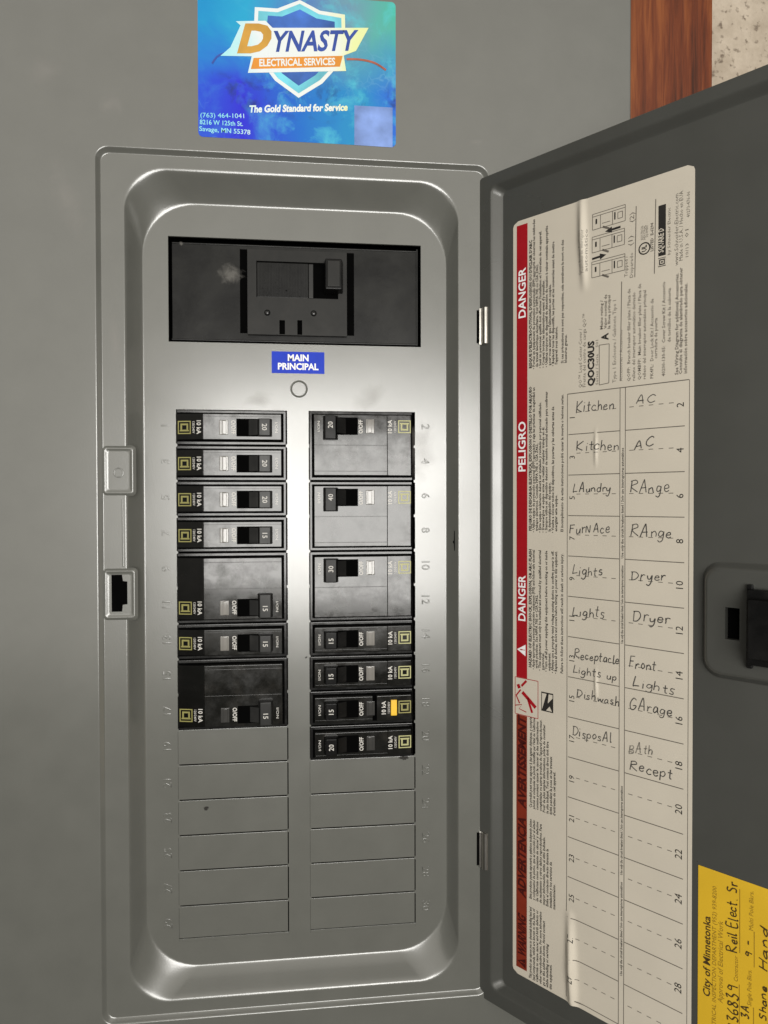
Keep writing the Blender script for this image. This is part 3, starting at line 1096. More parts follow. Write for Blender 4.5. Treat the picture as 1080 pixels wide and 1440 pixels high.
def make_breaker(side, slot, poles, amps, label, style='std', shaded=False, pale=False, plate=False, tall=False):
    x0, x1 = COL[side]
    L = 57.6
    Wd = PIT * poles - 0.5
    zc0 = -slot * PIT
    if side == 'L':
        root = empty('circuit_breaker', (x0 + 0.5, -0.0, zc0 - PIT * poles + 0.25))
    else:
        root = empty('circuit_breaker', (x1 - 0.5, -0.0, zc0 - 0.25), (0, math.pi, 0))
    root.rotation_euler[0] += TILT[(side, slot)][0]
    root.rotation_euler[2] += TILT[(side, slot)][1]
    tag(root, label, 'circuit breaker', GROUP)
    bp = lambda mb, name, mats, par=None, ang=35: mb.build(name, mats, par or root, ang)
    HB, HF = 1.4, 5.6
    v0, v1 = 2.25, Wd - 2.25
    # body: wide shoulders with a raised ridge that slopes down at the logo end
    b = MB()
    ua = 0.0 if side == 'L' else 1.3
    b.box((ua, 0, -16), (L, Wd, HB), 0.5)
    # black strip round the foot of the ridge, painting the shade there
    b.box((ua + 0.3, v0 - 0.75, HB - 0.6), (L - 1.35, v1 + 0.75, HB + 0.04), 0, 1)
    bp(b, 'body', ['shoulder', 'void'])
    ue = L - 2.2
    us = 14.2 if side == 'L' else 15.6
    b = MB()
    ends = 2.6 if side == 'L' else HF - 0.35
    ul = 0.4 if side == 'L' else 2.7
    f0 = us if style != 'test' else us + 8.2
    b.hull([(f0, v0, HB - 1), (ue, v0, HB - 1), (ue, v1, HB - 1), (f0, v1, HB - 1)], [(f0, v0 + 0.25, HF), (ue - 0.3, v0 + 0.25, HF), (ue - 0.3, v1 - 0.25, HF), (f0, v1 - 0.25, HF)], 0.3)
    if poles == 2:
        vm = PIT - 0.3
        # seams across the double face are thin raised lines
        b.box((f0 + 0.3, vm + 0.0, HF - 0.2), (ue - 0.6, vm + 0.35, HF + 0.12), 0.08)
        b.box((f0 + 0.3, v1 - 2.6, HF - 0.2), (ue - 0.6, v1 - 2.3, HF + 0.12), 0.08)
    else:
        b.box((f0 + 0.3, v1 - 1.75, HF - 0.2), (ue - 0.6, v1 - 1.5, HF + 0.1), 0.06)
    bp(b, 'face', 'face')
    # sloped shoulder that carries the rating label
    b = MB()
    slope_top = HF - 0.05
    if style == 'test':
        b.hull([(ul - 0.2, v0, HB - 1), (us + 6.2, v0, HB - 1), (us + 6.2, v1, HB - 1), (0.4, v1, HB - 1)], [(ul, v0 + 0.2, HF - 0.6), (us + 6.0, v0 + 0.2, HF - 0.2), (us + 6.0, v1 - 0.2, HF - 0.2), (ul, v1 - 0.2, HF - 0.6)], 0.3)
        slope = lambda u: HF - 0.6 + 0.4 * (u - 0.6) / (us + 5.4)
    else:
        b.hull([(ul - 0.1, v0, HB - 1), (us, v0, HB - 1), (us, v1, HB - 1), (ul - 0.1, v1, HB - 1)], [(ul, v0 + 0.2, ends), (us - 0.05, v0 + 0.25, slope_top), (us - 0.05, v1 - 0.25, slope_top), (ul, v1 - 0.2, ends)], 0.2)
        slope = lambda u: ends + (slope_top - ends) * (u - 0.4) / (us - 0.45)
    bp(b, 'label_end', 'label_black' if side == 'L' else 'face')
    vl = v0 + 6.6 if poles == 1 else v0 + 6.4
    # printed square emblem and rating
    b = MB()
    lu = 4.4 if side == 'L' else 6.2
    t = MB()
    logo(t, 0, 0, 0, 6.9)
    b.absorb(t.bm, 0, lambda c: PW(lu + c.x, vl + c.z, slope(lu + c.x) + 0.07))
    bp(b, 'square_emblem', 'pale_olive' if pale else 'olive')
    uu = (11.9 if side == 'L' else 14.0) if style != 'test' else 17.6
    ink = 'white_ink'
    tx = lambda mb, s, u, v, cap, al='C', bold=0.0, wfix=None: mb.text(s, PW(0, 0, 0), (0, 0, -1), (1, 0, 0), cap, wfix, bold, 0, al, 0, 2,
                                                                 lambda p: PW(u + p.x, v + p.z, (HF if u > f0 - 0.5 else slope(u + p.x)) + 0.09))
    for nm, args in (('rating_text', ('10 kA', uu - 0.9, vl, 2.2, 'C', 0.02, 7.2)), ('voltage_text', ('120/240V', uu - 3.2, vl, 1.2, 'C', 0.0, 6.2)),
                     ('off_text', ('O/OFF', 29.0, vl + 0.2, 2.1, 'C', 0.025, 7.4)), ('on_text', ('I/ON', 51.9, vl + 0.2, 1.3, 'C', 0.0, 5.6))):
        b = MB()
        tx(b, *args)
        bp(b, nm, ink)
    # indicator window
    b = MB()
    b.box((22.7, vl - 3.9, HF - 0.6), (27.3, vl + 3.9, HF + 0.5), 0.35)
    b.box((24.0, vl - 3.6, HF + 0.2), (26.4, vl + 3.6, HF + 0.85), 0.3)
    bp(b, 'indicator_window', 'window' if not shaded else 'window_shaded')
    # toggle and the slot it slides in
    b = MB()
    s0_, s1_ = (31.6, 44.0)
    b.box((s0_, vl - 4.7, HF - 0.3), (s1_, vl + 4.7, HF + 0.06))
    bp(b, 'toggle_slot', 'void')
    b = MB()
    tv0, tv1 = vl - 4.75, vl + 4.75
    if tall:
        tv0, tv1 = vl - 5.4, vl + 7.6
    thi = HF + 4.6
    b.hull([(42.2, tv0, HF - 0.4), (50.4, tv0, HF - 0.4), (50.4, tv1, HF - 0.4), (42.2, tv1, HF - 0.4)], [(43.6, tv0 + 0.3, thi), (49.4, tv0 + 0.3, thi - 0.2), (49.4, tv1 - 0.3, thi - 0.2), (43.6, tv1 - 0.3, thi)], 0.45)
    b.hull([(37.6, vl - 4.2, HF - 0.2), (42.6, vl - 4.2, HF - 0.2), (42.6, vl + 4.2, HF - 0.2), (37.6, vl + 4.2, HF - 0.2)], [(41.6, vl - 4.0, HF + 2.0), (42.8, vl - 4.0, HF + 2.6), (42.8, vl + 4.0, HF + 2.6), (41.6, vl + 4.0, HF + 2.0)], 0.2)
    tg = bp(b, 'toggle', 'toggle_grey' if side == 'L' else 'toggle')
    b = MB()
    b.text(amps, PW(46.5 - 1.25, vl, 0), (0, 0, -1), (1, 0, 0), 2.5, None, 0.01, 0, 'C', 0, 2, lambda p: PW(p.x, p.z, thi - 0.03 - 0.2 * (p.x - 43.6) / 5.8 + 0.1))
    bp(b, 'amp_number', 'white_ink', tg)
    if style == 'test':
        b = MB()
        b.box((10.6, vl - 4.3, HF - 1.0), (14.0, vl + 4.3, HF + 0.9), 0.4)
        bp(b, 'test_button', 'yellow_button')
    return root


make_breaker('L', 0, 1, '20', 'narrow 20 amp breaker at the very top of the left column', 'std')
make_breaker('L', 1, 1, '20', 'narrow 20 amp breaker second from the top of the left column', 'std')
make_breaker('L', 2, 1, '20', 'narrow 20 amp breaker directly above the narrow pale-faced 15 amp one in the left column', 'std')
make_breaker('L', 3, 1, '15', 'narrow shiny-faced 15 amp breaker directly above the upper double breaker of the left column', 'std')
make_breaker('L', 4, 2, '15', 'double 15 amp breaker with pale shiny face in the left column', 'std', tall=True)
make_breaker('L', 6, 1, '15', 'narrow dark 15 amp breaker between the two double breakers of the left column', 'std')
make_breaker('L', 7, 2, '15', 'double 15 amp breaker with dark face at the bottom of the left column', 'std', shaded=True, tall=True)
make_breaker('R', 0, 2, '20', 'double 20 amp breaker at the top of the right column', 'std', tall=True, pale=True)
make_breaker('R', 2, 2, '40', 'double 40 amp breaker with worn pale face in the right column', 'std', tall=True, pale=True)
make_breaker('R', 4, 2, '30', 'double 30 amp breaker with smeared face in the right column', 'std', tall=True, pale=True)
make_breaker('R', 6, 1, '15', 'narrow 15 amp breaker right below the double 30 amp one', 'std', pale=True)
make_breaker('R', 7, 1, '15', 'narrow 15 amp breaker right above the one with the yellow button', 'std', pale=True)
make_breaker('R', 8, 1, '15', 'narrow 15 amp breaker with a yellow test button', 'test', shaded=True)
make_breaker('R', 9, 1, '20', 'narrow black 20 amp breaker at the bottom of the right column', 'std', pale=True, shaded=True)

# ------------------------------------------------------------------ stickers on the panel
st = MB()
ux, uz, vx, vz = 50.5, 20.2, 78.7, 31.8
st.box((50.5, 20.1, 0.0), (78.8, 31.8, 0.12))
ml = st.build('name_label', 'blue')
tag(ml, 'small blue label with white capitals reading MAIN PRINCIPAL', 'label')
for word, zz, wd in (('MAIN', 26.9, 11.2), ('PRINCIPAL', 22.2, 21.8)):
    b = MB()
    b.text(word, PW(64.7, zz, 0.2), (1, 0, 0), (0, 0, 1), 3.3, wd, 0.035, 0, 'C')
    b.build('printed_word', 'pure_white', ml)

# holographic company sticker on the cover
SY = FACE + 0.1
sp_ = lambda x, y: pp(x, y, -SY)
sk = MB()
SX0, SX1 = sp_(278.5, 120)[0], sp_(556.5, 120)[0]
SZ0, SZ1 = (sp_(281, 191)[1] + sp_(556, 208)[1]) / 2, sp_(553, 3)[1]
sk.sheet(rr(SX0, SX1, SZ0, SZ1, 2.4), [], lambda a, c, e: PW(a, c, SY))
sticker = sk.build('company_sticker', 'foil')
tag(sticker, 'shiny blue holographic company sticker with a shield on the grey cover', 'sticker')
rz = random.Random(3)


def spoly(mb, pts, lift, mi=0):
    P = [sp_(230 + x / 3, y / 3) for x, y in pts]
    mb.sheet(P, [], lambda a, c, e: PW(a, c, SY + lift), mi)


def stext(mb, s, x0, y0, x1, y1, cappx, lift, bold=0.0, shear=0.0, mi=0):
    """text whose baseline runs between two points of the 3x crop of the sticker"""
    a = sp_(230 + x0 / 3, y0 / 3)
    c = sp_(230 + x1 / 3, y1 / 3)
    A, Bv = PW(a[0], a[1], SY + lift), PW(c[0], c[1], SY + lift)
    u = (Bv - A)
    mb.text(s, A, u, Vector((-u.z, 0, u.x)) if True else (0, 0, 1), cappx / 3 * 0.385, u.length, bold, shear, 'L', mi, 3)


shield = [(385, 30), (480, 36), (575, 0), (660, 45), (765, 62), (768, 190), (740, 275), (670, 352), (570, 413), (470, 340), (410, 260), (380, 150)]
shield_in = [(400, 46), (482, 52), (575, 16), (656, 60), (750, 76), (752, 188), (726, 268), (660, 338), (570, 394), (482, 330), (424, 254), (396, 150)]
shield_in2 = [(440, 66), (500, 70), (575, 40), (645, 78), (722, 92), (724, 186), (700, 256), (640, 318), (570, 362), (500, 310), (452, 246), (432, 150)]
b = MB()
spoly(b, shield, 0.03)
b.build('shield_border', 'foil_white', sticker)
b = MB()
spoly(b, shield_in, 0.06, 0)
spoly(b, shield_in2, 0.09, 1)
b.build('shield_field', ['foil_aqua', 'foil_blue'], sticker)
b = MB()
spoly(b, [(305, 90), (430, 88), (460, 118), (865, 118), (812, 215), (760, 235), (770, 300), (356, 308), (372, 238), (240, 236), (282, 200), (325, 108)], 0.12)
b.build('banner', 'foil_white', sticker)
b = MB()
spoly(b, [(380, 245), (756, 236), (744, 282), (368, 292)], 0.15)
b.build('ribbon', 'foil_orange', sticker)
for nm, mt, args in (
        ('brand_initial', 'foil_gold', ('D', 312, 218, 440, 218, 104, 0.17, 0.05, 0.35)),
        ('brand_name', 'foil_navy', ('YNASTY', 448, 217, 806, 212, 78, 0.18, 0.025, 0.28)),
        ('printed_line', 'foil_white', ('ELECTRICAL SERVICES', 404, 280, 724, 274, 27, 0.19, 0.03, 0.08)),
        ('printed_line', 'foil_white', ('The Gold Standard for Service', 360, 474, 776, 466, 26, 0.08, 0.045, 0.18)),
        ('printed_line', 'foil_white', ('(763) 464-1041', 156, 495, 340, 499, 18, 0.08, 0.0, 0.0)),
        ('printed_line', 'foil_white', ('8216 W 125th St.', 153, 524, 335, 532, 18, 0.08, 0.01, 0.0)),
        ('printed_line', 'foil_white', ('Savage, MN 55378', 151, 552, 366, 568, 18, 0.08, 0.01, 0.0)),
):
    b = MB()
    stext(b, *args)
    b.build(nm, mt, sticker)
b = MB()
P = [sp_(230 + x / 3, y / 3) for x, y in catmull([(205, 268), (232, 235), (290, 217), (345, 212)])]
b.ribbon([PW(a, c, SY + 0.10) for a, c in P], 1.0, (0, -1, 0), 0)  # navy curved streak laid over the foil
b.build('curved_streak', 'foil_navy', sticker)
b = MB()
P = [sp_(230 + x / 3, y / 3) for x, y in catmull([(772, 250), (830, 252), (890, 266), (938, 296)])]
b.ribbon([PW(a, c, SY + 0.16) for a, c in P], 1.1, (0, -1, 0), 0)  # rust-coloured curved streak laid over the foil
b.build('curved_streak', 'foil_rust', sticker)
b = MB()
spoly(b, [(805, 445), (966, 454), (966, 622), (805, 612)], 0.05)
b.build('blank_square', 'foil_lilac', sticker)


# ------------------------------------------------------------------ directory label inside the door
LB = (16.1, 112.6, -306.8, 101.0)
tl_slope = -1.5 / 96.0
WR = []
for (x0, y0, x1, y1, hh, wd) in ((818, 286, 822, 402, 2.4, 2.4), (802, 1300, 806, 1440, 3.0, 2.8), (838, 610, 838, 655, 0.8, 1.0), (838, 945, 839, 985, 0.8, 1.0)):
    a, c = dd(x0, y0), dd(x1, y1)
    WR.append((a[0], c[0], a[1], c[1], hh, wd))


def lift(s, z):
    h = 0.0
    for s0, s1, z0, z1, hh, wd in WR:
        t = (z - z0) / (z1 - z0)
        if -0.15 < t < 1.2:
            sc = s0 + (s1 - s0) * t
            k = max(0.0, 1 - abs((t - 0.45) / 0.62)) ** 0.7
            d = (s - sc) / wd
            h += hh * k * math.exp(-d * d * 1.6)
    return h


def LW(s, z, n=0.0):
    return DW(s, z, 0.15 + n + lift(s, z))


lb = MB()
ns, nz_ = 190, 280
cr = 3.2
grid = []
for j in range(nz_ + 1):
    z = LB[2] + (LB[3] - LB[2]) * j / nz_
    dz = min(z - LB[2], LB[3] - z)
    ins = 0.0
    if dz < cr:
        ins = cr - math.sqrt(max(0, cr * cr - (cr - dz) ** 2))
    row = []
    for i in range(ns + 1):
        s = LB[0] + ins + (LB[1] - LB[0] - 2 * ins) * i / ns
        row.append(lb.bm.verts.new(LW(s, z, 0.0)))
    grid.append(row)
for j in range(nz_):
    for i in range(ns):
        lb.bm.faces.new((grid[j][i], grid[j][i + 1], grid[j + 1][i + 1], grid[j + 1][i]))
label = lb.build('directory_label', 'paper', None, 80)
tag(label, 'tall cream circuit directory label with red warning band and handwriting inside the door', 'label')


def lp(mb, pts, n, mi=0):
    mb.poly([LW(s, z, n) for s, z in pts], mi)


def lbuild(mb, name, mats):
    return mb.build(name, mats, label)


def ltext(mb, s, s_base, z0, cap, z1=None, bold=0.0, shear=0.0, mi=0, n=0.10, align='L', res=1, maxw=None):
    """text running up the label: baseline at s_base, from z0 (to z1)"""
    wd = None if z1 is None else abs(z1 - z0)
    mb.text(s, (0, 0, 0), (1, 0, 0), (0, 1, 0), cap, wd, bold, shear, align, mi, res, lambda p: LW(s_base - p.y, z0 + p.x, n), maxw)


def hstrip(mb, s0, z0, s1, z1, wd, n=0.06, mi=0):
    k = 12
    pts = [(s0 + (s1 - s0) * i / k, z0 + (z1 - z0) * i / k) for i in range(k + 1)]
    L_ = math.hypot(s1 - s0, z1 - z0)
    a, c = -(z1 - z0) / L_ * wd / 2, (s1 - s0) / L_ * wd / 2
    for p, q in zip(pts, pts[1:]):
        lp(mb, [(p[0] + a, p[1] + c), (q[0] + a, q[1] + c), (q[0] - a, q[1] - c), (p[0] - a, p[1] - c)], n, mi)


# red band
B0, B1 = 18.4, 25.2
zt_ = 98.5
z_icon_t = dd(735, 953)[1]
z_icon_b = dd(735, 1006)[1]
zbb = dd(734, 1362)[1]
b = MB()
hstrip(b, (B0 + B1) / 2, z_icon_t, (B0 + B1) / 2, zt_, B1 - B0, 0.05, 0)
lbuild(b, 'danger_band', 'red')
b = MB()
hstrip(b, (B0 + B1) / 2, zbb, (B0 + B1) / 2, z_icon_b, B1 - B0, 0.05, 0)
lbuild(b, 'warning_band', 'rust_red')
for word, y0, y1 in (('DANGER', 447, 377), ('PELIGRO', 663, 593), ('DANGER', 873, 809)):
    b = MB()
    ltext(b, word, 24.0, dd(735, y0)[1], 4.3, dd(735, y1)[1], 0.02, 0, 0, 0.12, res=3)
    lbuild(b, 'warning_word', 'pure_white')
for word, y0, y1 in (('AVERTISSEMENT', 1136, 1008), ('ADVERTENCIA', 1261, 1149), ('WARNING', 1345, 1287)):
    b = MB()
    ltext(b, word, 24.3, dd(734, y0)[1], 4.6, dd(734, y1)[1], 0.04, 0.22, 0, 0.10, res=3)
    lbuild(b, 'warning_word', 'maroon_ink')
for yb, sa, sb_, hh, m1, m2 in ((922, 24.2, 18.9, 6.2, 'pure_white', 'red'), (1360, 24.4, 19.2, 5.2, 'maroon_ink', 'rust_red')):
    zt0 = dd(735, yb)[1]
    b = MB()
    lp(b, [(sa, zt0), (sa, zt0 + hh), (sb_, zt0 + hh / 2)], 0.10)
    ltext(b, '!', sa - 0.6, zt0 + hh / 2 - 0.3, 2.8, None, 0.03, 0, 1, 0.16)
    lbuild(b, 'warning_triangle', [m1, m2])

# pictograms beside the band
b = MB()
pz0, pz1 = dd(742, 1007)[1], dd(742, 955)[1]
ps0, ps1 = 17.6, 32.0
for (a, c, e, f) in ((ps0, pz0, ps1, pz0), (ps0, pz1, ps1, pz1), (ps0, pz0, ps0, pz1), (ps1, pz0, ps1, pz1)):
    hstrip(b, a, c, e, f, 0.35, 0.07, 0)


def pic(pts, wd):
    P = [LW(ps0 + a * (ps1 - ps0), pz0 + c * (pz1 - pz0), 0.09) for a, c in pts]
    b.ribbon(P, wd, DN, 0)


pic([(0.32, 0.62), (0.62, 0.45), (0.9, 0.28)], 1.9)
pic([(0.55, 0.5), (0.75, 0.12)], 1.3)
pic([(0.25, 0.68), (0.05, 0.5), (0.2, 0.3)], 0.8)
pic([(0.28, 0.78), (0.5, 0.95)], 1.2)
pic([(0.1, 0.74), (0.22, 0.78)], 2.2)
pic([(0.0, 0.22), (0.3, 0.28), (0.18, 0.15), (0.5, 0.1)], 0.5)
lbuild(b, 'shock_pictogram', 'red')
# small black hand pictogram
b = MB()
qs0, qs1 = 34.0, 41.2
qz0, qz1 = dd(770, 1001)[1], dd(770, 974)[1]
lp(b, [(qs0, qz0), (qs1, qz0), (qs1, qz1), (qs0, qz1)], 0.06, 1)
Q = lambda pts, mi: lp(b, [(qs0 + a * (qs1 - qs0), qz0 + c * (qz1 - qz0)) for a, c in pts], 0.10, mi)
Q([(0.06, 0.06), (0.06, 0.93), (0.45, 0.93), (0.25, 0.5)], 2)
Q([(0.55, 0.45), (0.94, 0.75), (0.94, 0.93), (0.62, 0.93)], 2)
Q([(0.4, 0.06), (0.9, 0.06), (0.7, 0.3)], 2)
lbuild(b, 'flash_pictogram', ['red', 'black_ink', 'paper'])

# fine print
FR = ['RISQUE D\'ÉLECTROCUTION, D\'EXPLOSION OU D\'ÉCLAIR D\'ARC', '• Portez un équipement de protection personnelle (ÉPP) approprié et observez les méthodes', 'de travail électrique sécuritaire. Voir NFPA 70E ou CSA Z462.',
      '• Seul un personnel qualifié doit effectuer l\'installation et l\'entretien de cet appareil.', '• Coupez toutes les alimentations avant d\'y travailler.', '• Utilisez toujours un dispositif de détection de tension à valeur nominale appropriée',
      'pour vous assurer que l\'alimentation est coupée.', '• Replacez tous les dispositifs, les portes et les couvercles avant de mettre', 'l\'appareil sous tension.', 'Si ces précautions ne sont pas respectées, cela entraînera la mort ou des', 'blessures graves.']
SP = ['PELIGRO DE DESCARGA ELÉCTRICA, EXPLOSIÓN O DESTELLO POR ARQUEO', '• Utilice equipo de protección personal (EPP) apropiado y siga las prácticas de seguridad en', 'trabajos eléctricos. Consulte NFPA 70E o CSA Z462.', '• Este equipo solamente deberá ser instalado y revisado por personal calificado.',
      '• Desenergice el equipo antes de realizar cualquier trabajo en él.', '• Siempre utilice un dispositivo detector de tensión nominal adecuado para confirmar', 'la desenergización del equipo.', '• Vuelva a colocar todos los dispositivos, las puertas y las cubiertas antes de', 'energizar este equipo.', 'El incumplimiento de estas instrucciones podrá causar la muerte o lesiones serias.', '']
EN = ['HAZARD OF ELECTRIC SHOCK, EXPLOSION, OR ARC FLASH', '• Apply appropriate personal protective equipment (PPE) and follow safe electrical', 'work practices. See NFPA 70E or CSA Z462.', '• This equipment must only be installed and serviced by qualified electrical', 'personnel.',
      '• Turn off all power supplying this equipment before working on or inside', 'equipment.', '• Always use a properly rated voltage sensing device to confirm power is off.', '• Replace all devices, doors and covers before turning on power to this equipment.', 'Failure to follow these instructions will result in death or serious injury.', '']
W1 = ['Ce produit peut vous exposer à des agents chimiques, y compris', 'plomb et composés de plomb, identifiés par l\'état de Californie', 'comme pouvant causer le cancer et des malformations', 'congénitales ou autres troubles de l\'appareil reproducteur.', 'Pour de plus amples informations, prière de consulter', 'le site indiqué. Tout contact direct doit être', 'évité pendant la pose et les travaux', 'd\'entretien de cet appareil.']
W2 = ['Este producto puede exponerle a químicos incluyendo plomo', 'y compuestos de plomo, que es conocido por el estado', 'de California como causante de cáncer y defectos', 'de nacimiento u otros daños reproductivos. Para', 'mayor información, visite el sitio indicado.', 'Evite el contacto directo durante la', 'instalación y los servicios de', 'mantenimiento.']
W3 = ['This product can expose you to chemicals including lead and', 'lead compounds, which are known to the State of', 'California to cause cancer and birth defects or', 'other reproductive harm. For more information', 'go to the address shown. Avoid contact', 'while installing or servicing', 'this equipment.']
b = MB()


def block(lines, y0, y1, s_first, pitch, cap, head_bold=0.03, last_gap=2.0, maxfrac=1.0):
    za, zb = dd(765, y0)[1], dd(765, y1)[1]
    full = abs(zb - za)
    for i, ln in enumerate(lines):
        if not ln:
            continue
        bold = head_bold if i == 0 else 0.03
        s = s_first + i * pitch
        if len(lines) == 11 and i >= 9:
            s += last_gap
            bold = 0.025
        ln = ln.replace('É', 'E').replace('Ó', 'O')
        c = cap * (1.1 if i == 0 else 1.0)
        ltext(b, ln, s, za + (0 if not ln.startswith('•') else -0.8), c, None, bold, 0, 0, 0.07, 'L', 1, full)


b = MB()
block(FR, 515, 302, 27.9, 1.93, 1.45, 0.045, 1.6)
lbuild(b, 'safety_paragraph', 'hair_ink')
b = MB()
block(SP, 747, 541, 27.9, 1.93, 1.45, 0.045, 1.6)
lbuild(b, 'safety_paragraph', 'hair_ink')
b = MB()
block(EN, 942, 772, 27.9, 1.93, 1.45, 0.045, 1.6)
lbuild(b, 'safety_paragraph', 'hair_ink')
b = MB()
block(W1, 1142, 1013, 28.2, 2.05, 1.45, 0.03)
lbuild(b, 'safety_paragraph', 'hair_ink')
b = MB()
block(W2, 1272, 1158, 28.2, 2.05, 1.45, 0.03)
lbuild(b, 'safety_paragraph', 'hair_ink')
b = MB()
block(W3, 1386, 1284, 28.2, 2.05, 1.45, 0.03)
lbuild(b, 'safety_paragraph', 'hair_ink')

# directory table
S0, S1 = 49.2, 108.6
SM0, SM1 = 77.6, 80.3
Z0, RP = 5.2, 20.6
b = MB()
hstrip(b, S0, Z0, 110.4, Z0, 0.45)
for i in range(1, 15):
    hstrip(b, S0 + 0.6, Z0 - RP * i, SM0 - 0.2, Z0 - RP * i, 0.42)
    hstrip(b, SM1 + 0.2, Z0 - RP * i, S1, Z0 - RP * i, 0.42)
hstrip(b, S0, LB[2] + 2.6, 110.4, LB[2] + 2.6, 0.4)
for s in (S0, SM0, SM1, 110.6):
    hstrip(b, s, Z0, s, LB[2] + 2.6, 0.35 if s < 100 else 0.28)
for i in range(15):
    z = Z0 - RP * (i + 0.47)
    for k in range(5):
        sa = S0 + 5.2 + k * 4.75
        hstrip(b, sa, z, sa + 2.2, z, 0.34, 0.06)
        sa = SM1 + 2.0 + k * 4.75
        hstrip(b, sa, z, sa + 2.2, z, 0.34, 0.06)
lbuild(b, 'table_lines', 'grey_ink')
b = MB()
for i in range(15):
    z = Z0 - RP * (i + 0.60)
    n_ = str(2 * i + 1)
    b = MB()
    ltext(b, n_, S0 + 4.2, z, 2.9, None, 0.0, 0, 0, 0.08, 'L', 2)
    lbuild(b, 'row_number', 'black_ink')
    b = MB()
    ltext(b, str(2 * i + 2), S1 - 0.5, z + 0.4, 3.2, None, 0.0, 0, 0, 0.08, 'L', 2)
    lbuild(b, 'row_number', 'black_ink')
# narrow column text between the two halves
for za, zb in ((dd(874, 785)[1], dd(874, 630)[1]), (dd(874, 905)[1], dd(874, 795)[1]), (dd(874, 1230)[1], dd(874, 1105)[1]), (dd(874, 1372)[1], dd(874, 1240)[1])):
    b = MB()
    ltext(b, 'Use only the circuit breakers listed / Solo use interruptores automáticos', SM1 - 0.75, za, 1.25, zb, 0.02, 0, 0, 0.08)
    lbuild(b, 'printed_line', 'black_ink')

# product block at the top of the label
b = MB()
G = lambda x, y: dd(x, y)


def gtext(s, x, y0, y1, cap, bold=0.0, mi=0, res=1):
    """text up the label whose baseline stands at photo column x, from y0 to y1"""
    a, c = G(x, y0), G(x, y1)
    b = MB()
    ltext(b, s, a[0], a[1], cap, c[1], bold, 0, 0, 0.08, 'L', res)
    lbuild(b, 'printed_line', 'black_ink' if mi else 'grey_ink')


gtext('QO™ Load Center Cover /', 818.5, 545, 462, 1.75, 0.0)
gtext('Frente del centro de carga QO™', 824, 544, 441, 1.75, 0.0)
gtext('QOC30US', 835.5, 542.5, 479, 3.2, 0.045, 1, 2)
gtext('Series / Serie    S01', 841.5, 541, 478, 1.4, 0.0)
gtext('A', 855.5, 478, 468, 3.4, 0.04, 1, 2)
gtext('Mains rating /', 848, 463, 422, 1.4, 0.02)
gtext('Valor nominal de', 853.5, 462, 414, 1.4, 0.02)
gtext('la línea principal', 858.5, 462, 415, 1.4, 0.02)
gtext('Type 1 Enclosure / Gabinete Tipo 1', 866.5, 538, 422, 1.75, 0.0)
gtext('Accessories / Accesorios', 875.5, 536, 464, 1.4, 0.0)
gtext('QOFP:  Branch breaker filler plate / Placa de', 886.5, 536, 406, 1.5, 0.01)
gtext('relleno del interruptor automático derivado', 893.5, 535, 411, 1.5, 0.01)
gtext('QOMBFP:  Main breaker filler plate / Placa de', 901.5, 534, 399, 1.5, 0.01)
gtext('relleno del interruptor automático principal', 908.5, 533, 408, 1.5, 0.01)
gtext('PK4FL:  Door Lock Kit / Accesorio de', 919, 532, 420, 1.5, 0.01)
gtext('cerradura de puerta', 924.5, 504, 447, 1.5, 0.01)
gtext('40200-130-05:  Cover Screw Kit / Accesorio', 935.5, 529, 396, 1.5, 0.015)
gtext('de tornillos de la cubierta', 943.5, 481, 405, 1.5, 0.01)
gtext('See Wiring Diagram for additional Accessories.', 954, 527, 384, 1.5, 0.02)
gtext('Consulte el diagrama de alambrado para obtener', 959.5, 526, 376, 1.5, 0.02)
gtext('información sobre accesorios adicionales.', 966.5, 525, 398, 1.5, 0.02)
gtext('Circuit Breaker Positions /', 818, 387, 325, 1.3, 0.0)
gtext('Posiciones del interruptor', 822.5, 384, 324, 1.3, 0.0)
gtext('automático', 827, 382, 322, 1.3, 0.0)
gtext('Tripped /', 883, 389, 360, 1.6, 0.0)
gtext('Disparado', 890.5, 390, 355, 1.6, 0.0)
gtext('(1)', 890, 345, 331, 2.2, 0.0)
gtext('(2)', 892, 312, 298, 2.2, 0.0)
gtext('LISTED  E-6294', 919, 353, 313, 1.3, 0.03)
gtext('ELECTRICAL', 904.5, 337, 317, 1.0)
gtext('INDUSTRIAL', 908, 337, 317, 1.0)
gtext('EQUIPMENT', 911.5, 333, 316, 1.0)
gtext('by Schneider Electric', 943, 358, 292, 1.3, 0.0)
gtext('www.Schneider-Electric.com', 954, 373, 272, 1.7, 0.0)
gtext('Made in U.S.A. / Hecho en EUA', 960.5, 366, 268, 1.7, 0.0)
gtext('10/13', 968.5, 361, 342, 1.3)
gtext('01', 968.5, 333, 322, 1.5)
gtext('40273-476-06', 970.5, 305, 269, 1.4)


def gline(pts, wd, mi=2):
    P = [G(x, y) for x, y in pts]
    b = MB()
    for p, q in zip(P, P[1:]):
        hstrip(b, p[0], p[1], q[0], q[1], wd, 0.06)
    lbuild(b, 'printed_rule', 'grey_ink')


gline([(843, 485.5), (857, 483.5), (856.5, 538.5), (843, 541.5), (843, 485.5)], 0.35)
gline([(874.5, 396), (872.5, 536)], 0.4)
gline([(895, 290), (893, 390)], 0.4)
gline([(922.5, 280), (920.5, 385)], 0.4)
